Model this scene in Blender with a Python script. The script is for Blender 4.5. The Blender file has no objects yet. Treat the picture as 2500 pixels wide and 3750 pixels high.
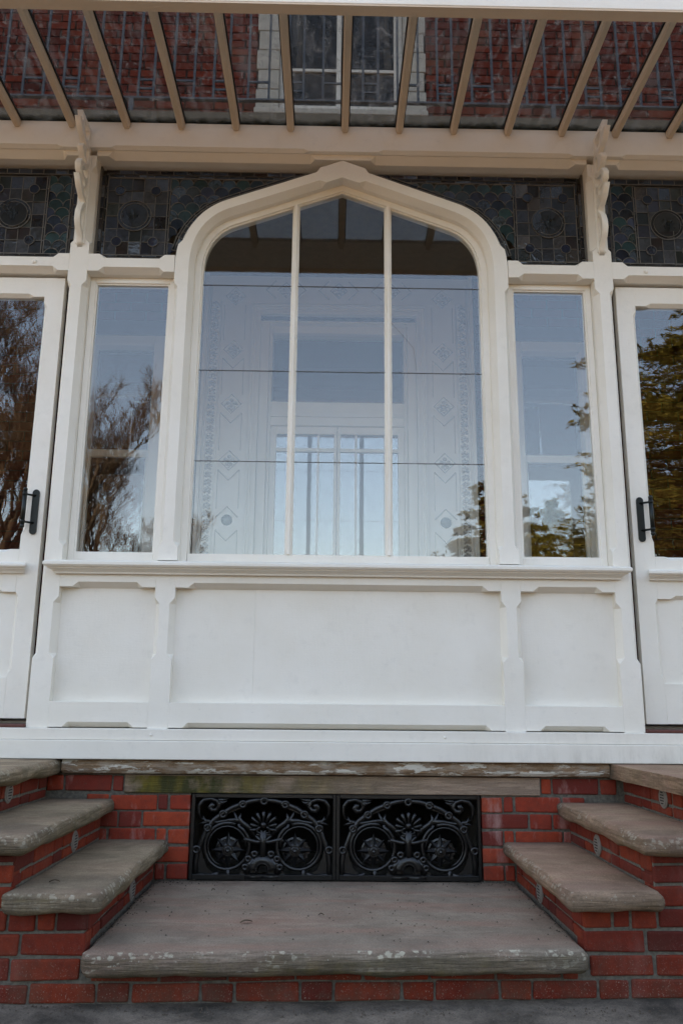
import bpy, bmesh, math, random
import numpy as np
from mathutils import Vector, Matrix
C = bpy.context.scene
COL = C.collection
R_ = math.radians
PI = math.pi
rnd = random.Random(7)

# ------------------------------------------------------------------ camera, light, exposure
cam = bpy.data.cameras.new('camera')
camo = bpy.data.objects.new('camera', cam)
COL.objects.link(camo)
C.camera = camo
yaw, pitch, roll = 0.013649, 0.230478, 0.009412
cy_, sy_, cp_, sp_ = math.cos(yaw), math.sin(yaw), math.cos(pitch), math.sin(pitch)
fw = Vector((sy_ * cp_, cy_ * cp_, sp_))
rt = Vector((cy_, -sy_, 0))
up = rt.cross(fw)
c_, s_ = math.cos(roll), math.sin(roll)
rt2 = c_ * rt + s_ * up
up2 = -s_ * rt + c_ * up
M = Matrix((rt2, up2, -fw)).transposed().to_4x4()
M.translation = Vector((-0.044, -4.1, 0.767))
camo.matrix_world = M
cam.sensor_fit = 'VERTICAL'
cam.sensor_height = 24.0
cam.lens = 24.0 * 3040 / 3750
cam.clip_start = 0.02
cam.clip_end = 2000

SUN_EL, SUN_AZ = R_(40), R_(-25)          # behind the house, a little to the left
w = bpy.data.worlds.new('World')
C.world = w
w.use_nodes = True
nt = w.node_tree
bg = nt.nodes['Background']
sky = nt.nodes.new('ShaderNodeTexSky')
sky.sky_type = 'NISHITA'
sky.sun_disc = False
sky.sun_elevation = SUN_EL
sky.sun_rotation = SUN_AZ
sky.air_density = 1.0
sky.dust_density = 3.0
sky.ozone_density = 1.0
nt.links.new(sky.outputs[0], bg.inputs[0])
bg.inputs[1].default_value = 0.15
sl = bpy.data.lights.new('sun', 'SUN')
sl.energy = 4.0
sl.angle = R_(0.5)
sl.color = (1.0, 0.86, 0.68)
so = bpy.data.objects.new('sun', sl)
COL.objects.link(so)
sd = Vector((math.sin(SUN_AZ) * math.cos(SUN_EL), math.cos(SUN_AZ) * math.cos(SUN_EL), math.sin(SUN_EL)))
so.rotation_euler = sd.to_track_quat('Z', 'Y').to_euler()
so.location = (0, 0, 30)
vs = C.view_settings
vs.view_transform = 'Standard'
vs.look = 'None'
vs.gamma = 1
vs.use_curve_mapping = False
vs.exposure = 2.5
vs.use_white_balance = True
vs.white_balance_temperature = 8150
vs.white_balance_tint = 12
C.cycles.transparent_max_bounces = 32
C.cycles.max_bounces = 10
C.cycles.diffuse_bounces = 4
C.cycles.glossy_bounces = 5

# ------------------------------------------------------------------ materials
class NT:
    def __init__(s, name):
        s.m = bpy.data.materials.new(name)
        s.m.use_nodes = True
        s.t = s.m.node_tree
        s.b = s.t.nodes['Principled BSDF']
        s.o = s.t.nodes['Material Output']
    def n(s, typ, **k):
        x = s.t.nodes.new(typ)
        for a, v in k.items():
            if a.startswith('i_'):
                x.inputs[a[2:].replace('_', ' ')].default_value = v
            else:
                setattr(x, a, v)
        return x
    def l(s, a, b):
        s.t.links.new(a, b)
    def pos(s, scale=(1, 1, 1)):
        g = s.n('ShaderNodeNewGeometry')
        m = s.n('ShaderNodeMapping')
        m.inputs['Scale'].default_value = scale
        s.l(g.outputs['Position'], m.inputs['Vector'])
        return m.outputs[0]
    def noise(s, sc, det=6, rough=0.6, scale=(1, 1, 1), dist=0):
        x = s.n('ShaderNodeTexNoise')
        x.inputs['Scale'].default_value = sc
        x.inputs['Detail'].default_value = det
        x.inputs['Roughness'].default_value = rough
        x.inputs['Distortion'].default_value = dist
        s.l(s.pos(scale), x.inputs['Vector'])
        return x.outputs[0]
    def ramp(s, f, stops, mode='LINEAR'):
        r = s.n('ShaderNodeValToRGB')
        r.color_ramp.interpolation = mode
        e = r.color_ramp.elements
        while len(e) < len(stops):
            e.new(0.5)
        for q, (p, c) in zip(e, stops):
            q.position = p
            q.color = (c, c, c, 1) if isinstance(c, (int, float)) else (*c, 1)
        s.l(f, r.inputs[0])
        return r.outputs[0]
    def mix(s, f, a, b, mode='MIX'):
        x = s.n('ShaderNodeMix', data_type='RGBA', blend_type=mode)
        for i, v in ((0, f), (6, a), (7, b)):
            if isinstance(v, (int, float)):
                x.inputs[i].default_value = v if i == 0 else (v, v, v, 1)
            elif isinstance(v, tuple):
                x.inputs[i].default_value = (*v, 1)
            else:
                s.l(v, x.inputs[i])
        return x.outputs[2]
    def math(s, op, a, b=0.0, clamp=False):
        x = s.n('ShaderNodeMath', operation=op, use_clamp=clamp)
        for i, v in ((0, a), (1, b)):
            if isinstance(v, (int, float)):
                x.inputs[i].default_value = v
            else:
                s.l(v, x.inputs[i])
        return x.outputs[0]
    def axis(s, i):
        g = s.n('ShaderNodeNewGeometry')
        x = s.n('ShaderNodeSeparateXYZ')
        s.l(g.outputs['Position'], x.inputs[0])
        return x.outputs[i]
    def normal(s, i):
        g = s.n('ShaderNodeNewGeometry')
        x = s.n('ShaderNodeSeparateXYZ')
        s.l(g.outputs['True Normal'], x.inputs[0])
        return x.outputs[i]
    def rand(s):
        o = s.n('ShaderNodeObjectInfo')
        g = s.n('ShaderNodeNewGeometry')
        a = s.math('ADD', o.outputs['Random'], g.outputs['Random Per Island'])
        return s.math('FRACT', a)
    def bump(s, h, st=0.3, d=0.002):
        b = s.n('ShaderNodeBump')
        b.inputs['Strength'].default_value = st
        b.inputs['Distance'].default_value = d
        s.l(h, b.inputs['Height'])
        s.l(b.outputs[0], s.b.inputs['Normal'])
        return b.outputs[0]
    def base(s, c):
        if isinstance(c, tuple):
            s.b.inputs['Base Color'].default_value = (*c, 1)
        else:
            s.l(c, s.b.inputs['Base Color'])
    def rough(s, v):
        if isinstance(v, (int, float)):
            s.b.inputs['Roughness'].default_value = v
        else:
            s.l(v, s.b.inputs['Roughness'])

def mat_paint(name, col, grime=0.5, chips=False):
    s = NT(name)
    n1 = s.noise(3.0, 5)
    n2 = s.noise(90, 3, scale=(1, 1, .15))
    c = s.mix(s.ramp(n1, [(.35, 0.0), (.70, 1.0)]), col, tuple(v * k for v, k in zip(col, (.94, .93, .905))))
    c = s.mix(s.ramp(s.noise(70, 6, .75), [(.64, 0.0), (.70, .35)]), c, tuple(v * .6 for v in col))
    g = s.math('MULTIPLY', s.ramp(s.noise(14, 8, .7), [(.56, 0.0), (.8, 1.0)]), grime)
    c = s.mix(g, c, tuple(v * .72 for v in col))
    if chips:
        k = s.ramp(s.noise(60, 6, .75, scale=(1, 1, .4)), [(.575, 0.0), (.61, 1.0)])
        side = s.math('MULTIPLY', s.ramp(s.axis(0), [(.70, 0.0), (1.0, 1.0)]), 0.8)
        hz = s.ramp(s.math('MULTIPLY_ADD', s.axis(2), 1.0), [(.50, 1.0), (.62, 0.0)])
        st = s.math('MULTIPLY', s.ramp(s.noise(25, 7, .7, scale=(1, 1, .25)), [(.45, 0.0), (.75, .7)]), s.ramp(s.axis(2), [(.52, 1.0), (.60, .25)]))
        c = s.mix(s.math('MULTIPLY', st, s.ramp(s.axis(0), [(.2, .06), (1.0, .75)])), c, (.42, .38, .32))
        c = s.mix(s.math('MULTIPLY', s.math('MULTIPLY', k, side), hz), c, (.18, .16, .14))
    s.base(c)
    s.rough(s.ramp(n1, [(.3, .42), (.7, .6)]))
    br = s.noise(160, 4, .6, scale=(.12, 1, 1))
    s.bump(s.math('ADD', s.math('ADD', s.math('MULTIPLY', n2, .5), s.math('MULTIPLY', br, .5)), s.noise(18, 7, .65)), .5, .002)
    return s.m

def mat_glass(name, r0=0.072, wavy=0.0, tint=(.98, .99, .985), dirt=0):
    s = NT(name)
    lw = s.n('ShaderNodeLayerWeight')
    lw.inputs['Blend'].default_value = 0.5
    p = s.math('POWER', lw.outputs['Facing'], 5.0)
    f = s.math('MULTIPLY_ADD', p, 1 - r0)
    s.t.nodes[f.node.name].inputs[2].default_value = r0
    tr = s.n('ShaderNodeBsdfTransparent')
    tr.inputs[0].default_value = (*tint, 1)
    gl = s.n('ShaderNodeBsdfGlossy')
    gl.inputs['Roughness'].default_value = 0.0
    gl.inputs[0].default_value = (1, 1, 1, 1)
    if wavy:
        b = s.n('ShaderNodeBump')
        b.inputs['Strength'].default_value = 1.0
        b.inputs['Distance'].default_value = wavy
        h = s.math('ADD', s.math('MULTIPLY', s.noise(9, 2, .5, scale=(1, 1, 1.6)), 1.0), s.math('MULTIPLY', s.noise(2.5, 1), 2.0))
        s.l(h, b.inputs['Height'])
        s.l(b.outputs[0], gl.inputs['Normal'])
    m = s.n('ShaderNodeMixShader')
    s.l(f, m.inputs[0]); s.l(tr.outputs[0], m.inputs[1]); s.l(gl.outputs[0], m.inputs[2])
    out = m.outputs[0]
    if dirt:
        d = s.n('ShaderNodeBsdfDiffuse')
        d.inputs[0].default_value = (.46, .42, .37, 1)
        tl = s.n('ShaderNodeBsdfTranslucent')
        tl.inputs[0].default_value = (.46, .42, .37, 1)
        ad = s.n('ShaderNodeMixShader')
        s.l(d.outputs[0], ad.inputs[1]); s.l(tl.outputs[0], ad.inputs[2])
        spots = s.ramp(s.noise(16, 8, .74, dist=1.6), [(.545, 0.0), (.74, 1.0)])
        streak = s.ramp(s.noise(7, 5, .6, scale=(3.5, .7, 1)), [(.5, 0.0), (.85, .5)])
        film = s.math('MULTIPLY_ADD', s.math('ADD', spots, streak), .5)
        film.node.inputs[2].default_value = .012
        m2 = s.n('ShaderNodeMixShader')
        s.l(film, m2.inputs[0]); s.l(out, m2.inputs[1]); s.l(ad.outputs[0], m2.inputs[2])
        out = m2.outputs[0]
        # moss and leaf mould lying along the wall edge of the roof glass
        mo = s.n('ShaderNodeBsdfDiffuse')
        mo.inputs[0].default_value = (.035, .04, .025, 1)
        yy = s.math('ADD', s.axis(1), s.math('MULTIPLY', s.math('SUBTRACT', s.noise(16, 6, .7), .5), .12))
        mm = s.ramp(s.math('ADD', yy, .5), [(.345, 0.0), (.40, .9)])
        m3 = s.n('ShaderNodeMixShader')
        s.l(mm, m3.inputs[0]); s.l(out, m3.inputs[1]); s.l(mo.outputs[0], m3.inputs[2])
        out = m3.outputs[0]
    s.l(out, s.o.inputs[0])
    return s.m

def mat_brick(name, bloom=0.0, dark=1.0):
    s = NT(name)
    r = s.rand()
    c = s.ramp(r, [(0, (.095 * dark, .016 * dark, .012 * dark)), (.25, (.185 * dark, .024 * dark, .013 * dark)),
                   (.6, (.235 * dark, .033 * dark, .014 * dark)), (.8, (.26 * dark, .039 * dark, .016 * dark)), (1, (.13 * dark, .022 * dark, .016 * dark))])
    n = s.noise(28, 8, .7)
    c = s.mix(s.ramp(n, [(.4, 0.0), (.75, .6)]), c, (.075 * dark, .016 * dark, .012 * dark))
    c = s.mix(s.ramp(s.noise(5, 5, .6), [(.5, 0.0), (.72, .5)]), c, (.09 * dark, .022 * dark, .014 * dark))
    # crumbs of lime and grit
    v = s.noise(210, 3, .6)
    z = s.axis(2)
    lo = s.ramp(s.math('ADD', z, .5), [(.33, 1.0), (.52, .12)])
    c = s.mix(s.math('MULTIPLY', s.ramp(v, [(.61, 0.0), (.67, .75)]), lo), c, (.30, .26, .21))
    c = s.mix(s.math('MULTIPLY', s.ramp(s.noise(9, 6, .7), [(.42, 0.0), (.68, .85)]), lo), c, (.075, .050, .034))
    e = s.n('ShaderNodeTexCoord')
    c = s.mix(s.ramp(s.noise(45, 7, .75), [(.60, 0.0), (.68, .7)]), c, (.10, .055, .04))
    if bloom:
        b = s.ramp(s.noise(7, 6, .65, scale=(1.6, 1, .55)), [(.54, 0.0), (.74, bloom)])
        c = s.mix(b, c, (.42, .27, .24))
    s.base(c)
    s.rough(.85)
    s.b.inputs['Specular IOR Level'].default_value = .18
    s.bump(s.math('ADD', n, s.math('MULTIPLY', v, .4)), .7, .003)
    return s.m

def mat_stone(name, a, b, lichen=0.0, moss=0.0, chips=0.0, pink=0.0, mossx=None, edge=0.0):
    s = NT(name)
    n = s.noise(4.5, 9, .68, dist=.4)
    c = s.mix(s.ramp(n, [(.36, 0.0), (.64, 1.0)]), a, b)
    if pink:
        c = s.mix(s.ramp(s.noise(2.8, 5, .6, scale=(.5, 2.6, 1)), [(.44, 0.0), (.64, pink)]), c, (.33, .185, .135))
        c = s.mix(s.ramp(s.noise(5, 7, .7, scale=(.6, 1.6, 1)), [(.52, 0.0), (.70, .55)]), c, tuple(min(1, v * 1.35) for v in a))
    f = s.noise(150, 4, .75)
    c = s.mix(s.ramp(f, [(.48, 0.0), (.70, .65)]), c, tuple(v * .5 for v in b))
    c = s.mix(s.ramp(s.noise(95, 4, .7), [(.62, 0.0), (.70, .6)]), c, tuple(min(1, v * 1.5) for v in a))
    # beds of the stone show on the edges
    nz = s.normal(2)
    side = s.ramp(nz, [(.30, 1.0), (.97, 0.0)])
    bed = s.ramp(s.noise(30, 5, .7, scale=(.25, .25, 5)), [(.45, 0.0), (.62, .6)])
    c = s.mix(s.math('MULTIPLY', bed, side), c, tuple(v * .6 for v in b))
    if edge:
        e = s.math('MULTIPLY_ADD', s.axis(1), -1.0)
        e.node.inputs[2].default_value = 0.0
        e = s.math('ADD', e, s.math('MULTIPLY', s.math('SUBTRACT', s.noise(6, 6, .7), .5), .35))
        c = s.mix(s.math('MULTIPLY', s.ramp(e, [(.88, 0.0), (1.06, edge)]), .8), c, (.10, .09, .08))
        # grime gathered along the wall side
        c = s.mix(s.ramp(e, [(.05, .75), (.19, 0.0)]), c, (.085, .072, .055))
    if moss:
        low = s.ramp(s.math('MULTIPLY_ADD', nz, .5), [(.22, 1.0), (.85, 0.0)])
        [q for q in s.t.nodes if q.type == 'MATH' and q.operation == 'MULTIPLY_ADD'][-1].inputs[2].default_value = .5
        k = s.math('MULTIPLY', s.ramp(s.noise(5, 7, .68), [(.34, 0.0), (.56, moss)]), low)
        if mossx:
            k = s.math('MULTIPLY', s.math('MULTIPLY', k, 1.8, True), s.ramp(s.math('ADD', s.math('MULTIPLY', s.axis(0), .25), .5), [(mossx[0], 1.0), (mossx[1], 0.0)]))
        c = s.mix(k, c, s.mix(s.ramp(s.noise(12, 4, scale=(1, 1, .4)), [(.45, 0.0), (.68, 1.0)]), (.06, .058, .022), (.17, .13, .025)))
    if lichen:
        v = s.n('ShaderNodeTexVoronoi')
        v.inputs['Scale'].default_value = 44
        s.l(s.pos((1, 1, 1)), v.inputs['Vector'])
        d = s.math('ADD', s.math('MULTIPLY', v.outputs['Distance'], .7), s.math('MULTIPLY', s.noise(26, 8, .78), 1.1))
        spot = s.ramp(d, [(.80, 1.0), (.86, 0.0)])
        ar = s.ramp(s.noise(3.2, 8, .8), [(.47, 0.0), (.53, 1.0)])
        up_ = s.ramp(nz, [(.02, 0.0), (.30, 1.0), (.90, 1.0), (.985, .0)])
        k = s.math('MULTIPLY', s.math('MULTIPLY', spot, ar), s.math('MULTIPLY', up_, lichen))
        c = s.mix(k, c, (.43, .39, .30))
        v2 = s.ramp(s.noise(75, 3, .6), [(.66, 0.0), (.70, .7)])
        c = s.mix(s.math('MULTIPLY', v2, s.ramp(nz, [(-.1, .0), (.2, 1.0), (.95, .8), (1.0, .12)])), c, (.42, .39, .32))
    if chips:
        k = s.ramp(s.noise(20, 7, .6, scale=(.5, 1, 1.5)), [(.46, 0.0), (.62, .55)])
        c = s.mix(k, c, (.46, .40, .33), 'MIX')
        k = s.ramp(s.noise(15, 8, .7, scale=(.45, 1, 2.0)), [(.525, 0.0), (.545, chips)])
        c = s.mix(k, c, (.66, .62, .54))
    s.base(c)
    s.rough(.9)
    s.b.inputs['Specular IOR Level'].default_value = .2
    s.bump(s.math('ADD', s.math('MULTIPLY', n, 1.2), s.math('ADD', s.math('MULTIPLY', f, .5), s.math('MULTIPLY', bed, .8))), .9, .006)
    return s.m

def mat_simple(name, col, rough=.6, var=.25, sc=30, bump=.3, metallic=0.0, rand=None, bd=.002):
    s = NT(name)
    n = s.noise(sc, 6, .65)
    c = s.mix(s.ramp(n, [(.35, 0.0), (.72, 1.0)]), col, tuple(v * (1 - var) for v in col))
    if rand:
        c = s.mix(s.rand(), c, rand)
    s.base(c)
    s.rough(rough)
    s.b.inputs['Metallic'].default_value = metallic
    s.bump(n, bump, bd)
    return s.m

def mat_stained(name):
    s = NT(name)
    r = s.rand()
    n = s.noise(22, 4, .6, dist=1.5)
    at = s.n('ShaderNodeObjectInfo')
    col = s.mix(s.ramp(n, [(.42, 0.0), (.70, .75)]), at.outputs['Color'], (.03, .035, .03))
    d = s.n('ShaderNodeBsdfDiffuse'); s.l(col, d.inputs[0])
    t = s.n('ShaderNodeBsdfTransparent'); s.l(s.mix(.5, col, at.outputs['Color']), t.inputs[0])
    g = s.n('ShaderNodeBsdfGlossy'); g.inputs['Roughness'].default_value = .12
    b = s.n('ShaderNodeBump'); b.inputs['Strength'].default_value = .8; b.inputs['Distance'].default_value = .006
    s.l(s.noise(16, 3, .5, dist=1.0), b.inputs['Height'])
    s.l(b.outputs[0], g.inputs['Normal']); s.l(b.outputs[0], d.inputs['Normal'])
    m1 = s.n('ShaderNodeMixShader'); m1.inputs[0].default_value = .5
    s.l(d.outputs[0], m1.inputs[1]); s.l(t.outputs[0], m1.inputs[2])
    m2 = s.n('ShaderNodeMixShader')
    s.l(s.math('MULTIPLY_ADD', s.math('POWER', r, 3.0), .05), m2.inputs[0])
    m2.inputs[0].links[0].from_node.inputs[2].default_value = .022
    s.l(m1.outputs[0], m2.inputs[1]); s.l(g.outputs[0], m2.inputs[2])
    s.l(m2.outputs[0], s.o.inputs[0])
    return s.m

CREAM = (.80, .764, .693)
M_paint = mat_paint('cream_paint', CREAM, .35)
M_base = mat_paint('worn_board_paint', (.78, .74, .67), .5, chips=True)
M_rafter = mat_paint('rafter_underside_tan', (.62, .49, .36), .3)  # cream paint with the tan shade of its undersides put into the colour
M_white = mat_paint('interior_white_paint', (.86, .845, .82), .1)
M_glass = mat_glass('window_glass', .056, .00006)
M_wavy = mat_glass('old_window_glass', .064, .00008)
M_inner = mat_glass('inner_glass', .066, .0001)
M_upglass = mat_glass('upstairs_glass', .025, .0001, (.8, .8, .8))
M_roofglass = mat_glass('dirty_roof_glass', .03, .001, (.58, .57, .55), dirt=1)
M_stained = mat_stained('stained_glass')
M_lead = mat_simple('lead_came', (.10, .088, .072), .55, .3, 60, .2, .0)
M_brick = mat_brick('red_brick', .10, .86)
M_bloom = mat_brick('red_brick_with_salt_bloom', .75, 1.45)
M_ubrick = mat_brick('house_brick', 0, .95)
M_dbrick = mat_brick('inner_wall_brick_dimmed', 0, .4)  # house brick darkened: the dim interior is put into its colour
M_dmortar = mat_simple('dark_mortar', (.03, .026, .023), .9, .4, 50)  # dark mortar upstairs; indoors its darkness also holds the interior shade
M_relief = mat_simple('shaded_relief_paint', (.56, .55, .535), .6, .2, 30)
M_mortar = mat_simple('grey_mortar', (.145, .128, .10), .9, .62, 60, .8, bd=.004)
M_tread = mat_stone('worn_sandstone_tread', (.33, .255, .17), (.17, .13, .085), .55, .4, 0, .25, edge=.3)
M_treadr = mat_stone('reddish_sandstone_tread', (.38, .255, .17), (.22, .14, .09), .5, .3, 0, .6, edge=.3)
M_landing = mat_stone('worn_sandstone_landing', (.305, .245, .185), (.195, .152, .115), 1.0, .6, 0, .6, edge=.22)
M_coping = mat_stone('flaking_painted_stone', (.36, .23, .14), (.25, .16, .095), 0, 0, 1.0)
M_lintel = mat_stone('mossy_stone_lintel', (.34, .25, .18), (.40, .28, .205), 0, 1.0, 0, 0, mossx=(.36, .62))
M_iron = mat_simple('black_cast_iron', (.006, .006, .006), .3, .3, 90, .5)
M_irongrey = mat_simple('grey_painted_iron', (.095, .115, .15), .5, .3, 50, .2)
M_handle = mat_simple('dark_green_metal', (.010, .014, .013), .35, .3, 40, .1, .4)
M_dark = mat_simple('dark_recess', (.014, .013, .012), .9, .3)
M_darkwood = mat_simple('dark_timber_ceiling', (.20, .15, .10), .6, .3, 20)
M_floor = mat_simple('verandah_floor', (.42, .38, .33), .5, .3, 20)
M_thresh = mat_simple('red_threshold', (.12, .035, .025), .5, .4, 40)
M_vent = mat_simple('weathered_vent', (.20, .175, .15), .6, .3, 80)
M_path = mat_stone('stained_paving', (.21, .175, .14), (.05, .044, .036), 0, .5)
M_stucco = mat_simple('white_window_surround', (.60, .58, .54), .8, .25, 9, .4)
M_roof = mat_simple('slate_roof', (.08, .08, .09), .7, .3, 8)

# ------------------------------------------------------------------ mesh helpers
class MB:
    def __init__(s):
        s.v = []; s.f = []
    def add(s, vs, fs):
        o = len(s.v)
        s.v += [tuple(p) for p in vs]
        s.f += [tuple(i + o for i in f) for f in fs]
        return s
    def box(s, x0, x1, y0, y1, z0, z1):
        x0, x1 = min(x0, x1), max(x0, x1)
        return s.add([(x0, y0, z0), (x1, y0, z0), (x1, y1, z0), (x0, y1, z0), (x0, y0, z1), (x1, y0, z1), (x1, y1, z1), (x0, y1, z1)],
                     [(0, 3, 2, 1), (4, 5, 6, 7), (0, 1, 5, 4), (1, 2, 6, 5), (2, 3, 7, 6), (3, 0, 4, 7)])
    def loft(s, rings, closed=False, caps=True):
        n = len(rings[0]); fs = []
        vs = [p for r in rings for p in r]
        k = len(rings)
        for i in range(k if closed else k - 1):
            a, b = i * n, ((i + 1) % k) * n
            for j in range(n):
                q = (j + 1) % n
                fs.append((a + j, a + q, b + q, b + j))
        if caps and not closed:
            fs.append(tuple(range(n - 1, -1, -1)))
            fs.append(tuple(range((k - 1) * n, k * n)))
        return s.add(vs, fs)
    def prism(s, poly, y0, y1, f=lambda a, b, y: (a, y, b)):
        """polygon (a, b) extruded from y0 to y1; f maps to space"""
        return s.loft([[f(a, b, y0) for a, b in poly], [f(a, b, y1) for a, b in poly]])
    def tube(s, path, r, n=6, closed=False, flat=1.0):
        path = [Vector(p) for p in path]
        k = len(path)
        if isinstance(r, (int, float)):
            r = [r] * k
        rings = []
        ref = Vector((0.13, 1, .07)).normalized()
        for i, p in enumerate(path):
            if closed:
                t = path[(i + 1) % k] - path[i - 1]
            else:
                t = path[min(i + 1, k - 1)] - path[max(i - 1, 0)]
            t = t.normalized() if t.length > 1e-9 else Vector((0, 0, 1))
            u = t.cross(ref)
            if u.length < 1e-3:
                u = t.cross(Vector((1, 0, 0)))
            u.normalize(); v = u.cross(t)
            rings.append([p + (u * math.cos(2 * PI * j / n) + v * math.sin(2 * PI * j / n) * flat) * r[i] for j in range(n)])
        return s.loft(rings, closed)
    def ball(s, c, r, n=10, m=6, sy=1.0):
        rings = []
        for i in range(m + 1):
            a = PI * i / m
            q = max(math.sin(a), .02)
            rings.append([(c[0] + r * q * math.cos(2 * PI * j / n), c[1] + sy * r * q * math.sin(2 * PI * j / n), c[2] + r * math.cos(a)) for j in range(n)])
        return s.loft(rings)
    def mesh(s, name, mat, smooth=False, bevel=0, seg=2):
        me = bpy.data.meshes.new(name)
        me.from_pydata(s.v, [], s.f)
        bm = bmesh.new(); bm.from_mesh(me)
        bmesh.ops.recalc_face_normals(bm, faces=bm.faces)
        if bevel:
            bmesh.ops.bevel(bm, geom=[e for e in bm.edges if len(e.link_faces) == 2 and e.calc_face_angle(0) > .5], offset=bevel, segments=seg, affect='EDGES', profile=.5, clamp_overlap=True)
        bm.to_mesh(me); bm.free()
        if smooth:
            me.polygons.foreach_set('use_smooth', [True] * len(me.polygons))
        me.materials.append(mat)
        return me
    def build(s, name, mat, parent=None, smooth=False, bevel=0, seg=2, **tags):
        return link(name, s.mesh(name, mat, smooth, bevel, seg), parent, **tags)

def link(name, me, parent=None, loc=(0, 0, 0), rot=None, color=None, **tags):
    o = bpy.data.objects.new(name, me)
    COL.objects.link(o)
    o.location = loc
    if rot:
        o.rotation_euler = rot
    if color:
        o.color = (*color, 1)
    if parent:
        o.parent = parent
        o.matrix_parent_inverse = Matrix.Translation(-WPOS.get(parent.name, Vector((0, 0, 0))))
    WPOS[o.name] = Vector(loc) if not parent else Vector((0, 0, 0)) + Vector(loc)
    for k, v in tags.items():
        o[k] = v
    return o
WPOS = {}

def thing(name, label, cat, loc=(0, 0, 0), group=None):
    o = bpy.data.objects.new(name, None)
    COL.objects.link(o)
    o.location = loc
    o.empty_display_size = .1
    o['label'] = label; o['category'] = cat
    if group:
        o['group'] = group
    WPOS[o.name] = Vector(loc)
    return o

CW, CD, ST = .023, .040, .027           # stop chamfer: width, depth, length of the stop
def cfrac(a, iv):
    for s0, s1 in iv:
        if s0 <= a <= s1:
            return min(1.0, (a - s0) / ST, (s1 - a) / ST)
    return 0.0
def member(axis, a0, a1, lo, hi, yf, yb, ivlo=(), ivhi=(), cw=CW, cd=CD):
    """timber with stop-chamfered front arrises; axis 'z' (post) or 'x' (rail)"""
    br = {a0, a1}
    for iv in (ivlo, ivhi):
        for s0, s1 in iv:
            br |= {s0, s0 + ST, s1 - ST, s1}
    br = sorted(b for b in br if a0 - 1e-6 <= b <= a1 + 1e-6)
    rings = []
    e = .0012
    for a in br:
        cl, ch = cfrac(a, ivlo), cfrac(a, ivhi)
        sec = [(lo, yb), (hi, yb), (hi, yf + cd * ch + e), (hi - cw * ch - e, yf), (lo + cw * cl + e, yf), (lo, yf + cd * cl + e)]
        rings.append([(w_, y, a) if axis == 'z' else (a, y, w_) for w_, y in sec])
    return MB().loft(rings)

def clip(poly, a, b, c):
    """keep a*x + b*z <= c"""
    out = []
    for i in range(len(poly)):
        p, q = poly[i - 1], poly[i]
        dp, dq = a * p[0] + b * p[1] - c, a * q[0] + b * q[1] - c
        if (dp < 0) != (dq < 0):
            t = dp / (dp - dq)
            out.append((p[0] + (q[0] - p[0]) * t, p[1] + (q[1] - p[1]) * t))
        if dq <= 0:
            out.append(q)
    return out
def rclip(poly, x0, x1, z0, z1):
    for k in ((-1, 0, -x0), (1, 0, x1), (0, -1, -z0), (0, 1, z1)):
        if len(poly) < 3:
            return []
        poly = clip(poly, *k)
    return poly
def area(p):
    return abs(sum(p[i - 1][0] * p[i][1] - p[i][0] * p[i - 1][1] for i in range(len(p)))) / 2

# ------------------------------------------------------------------ ground
gm = NT('ground_gravel_and_grass')
gg = gm.mix(gm.ramp(gm.noise(.35, 6), [(.42, 0.0), (.58, 1.0)]), (.085, .050, .024), (.115, .070, .034))
gd = gm.math('ADD', gm.axis(1), gm.math('MULTIPLY', gm.noise(.6, 4), 3.0))
lawn = gm.mix(gm.noise(2.5, 6), (.05, .055, .014), (.09, .07, .022))
gg = gm.mix(gm.ramp(gm.math('MULTIPLY_ADD', gd, .01), [(.70, 1.0), (.704, 0.0)]), gg, lawn)
[n for n in gm.t.nodes if n.type == 'MATH' and n.operation == 'MULTIPLY_ADD'][0].inputs[2].default_value = 1.0
gm.base(gg); gm.rough(.95); gm.bump(gm.noise(60, 6), .8, .02)
MB().add([(-300, -400, -.178), (300, -400, -.178), (300, 300, -.178), (-300, 300, -.178)], [(0, 1, 2, 3)]).build('ground', gm.m, kind='structure')
MB().box(-9, 9, -3.4, -1.0, -.19, -.168).build('path', M_path, kind='structure')

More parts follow.
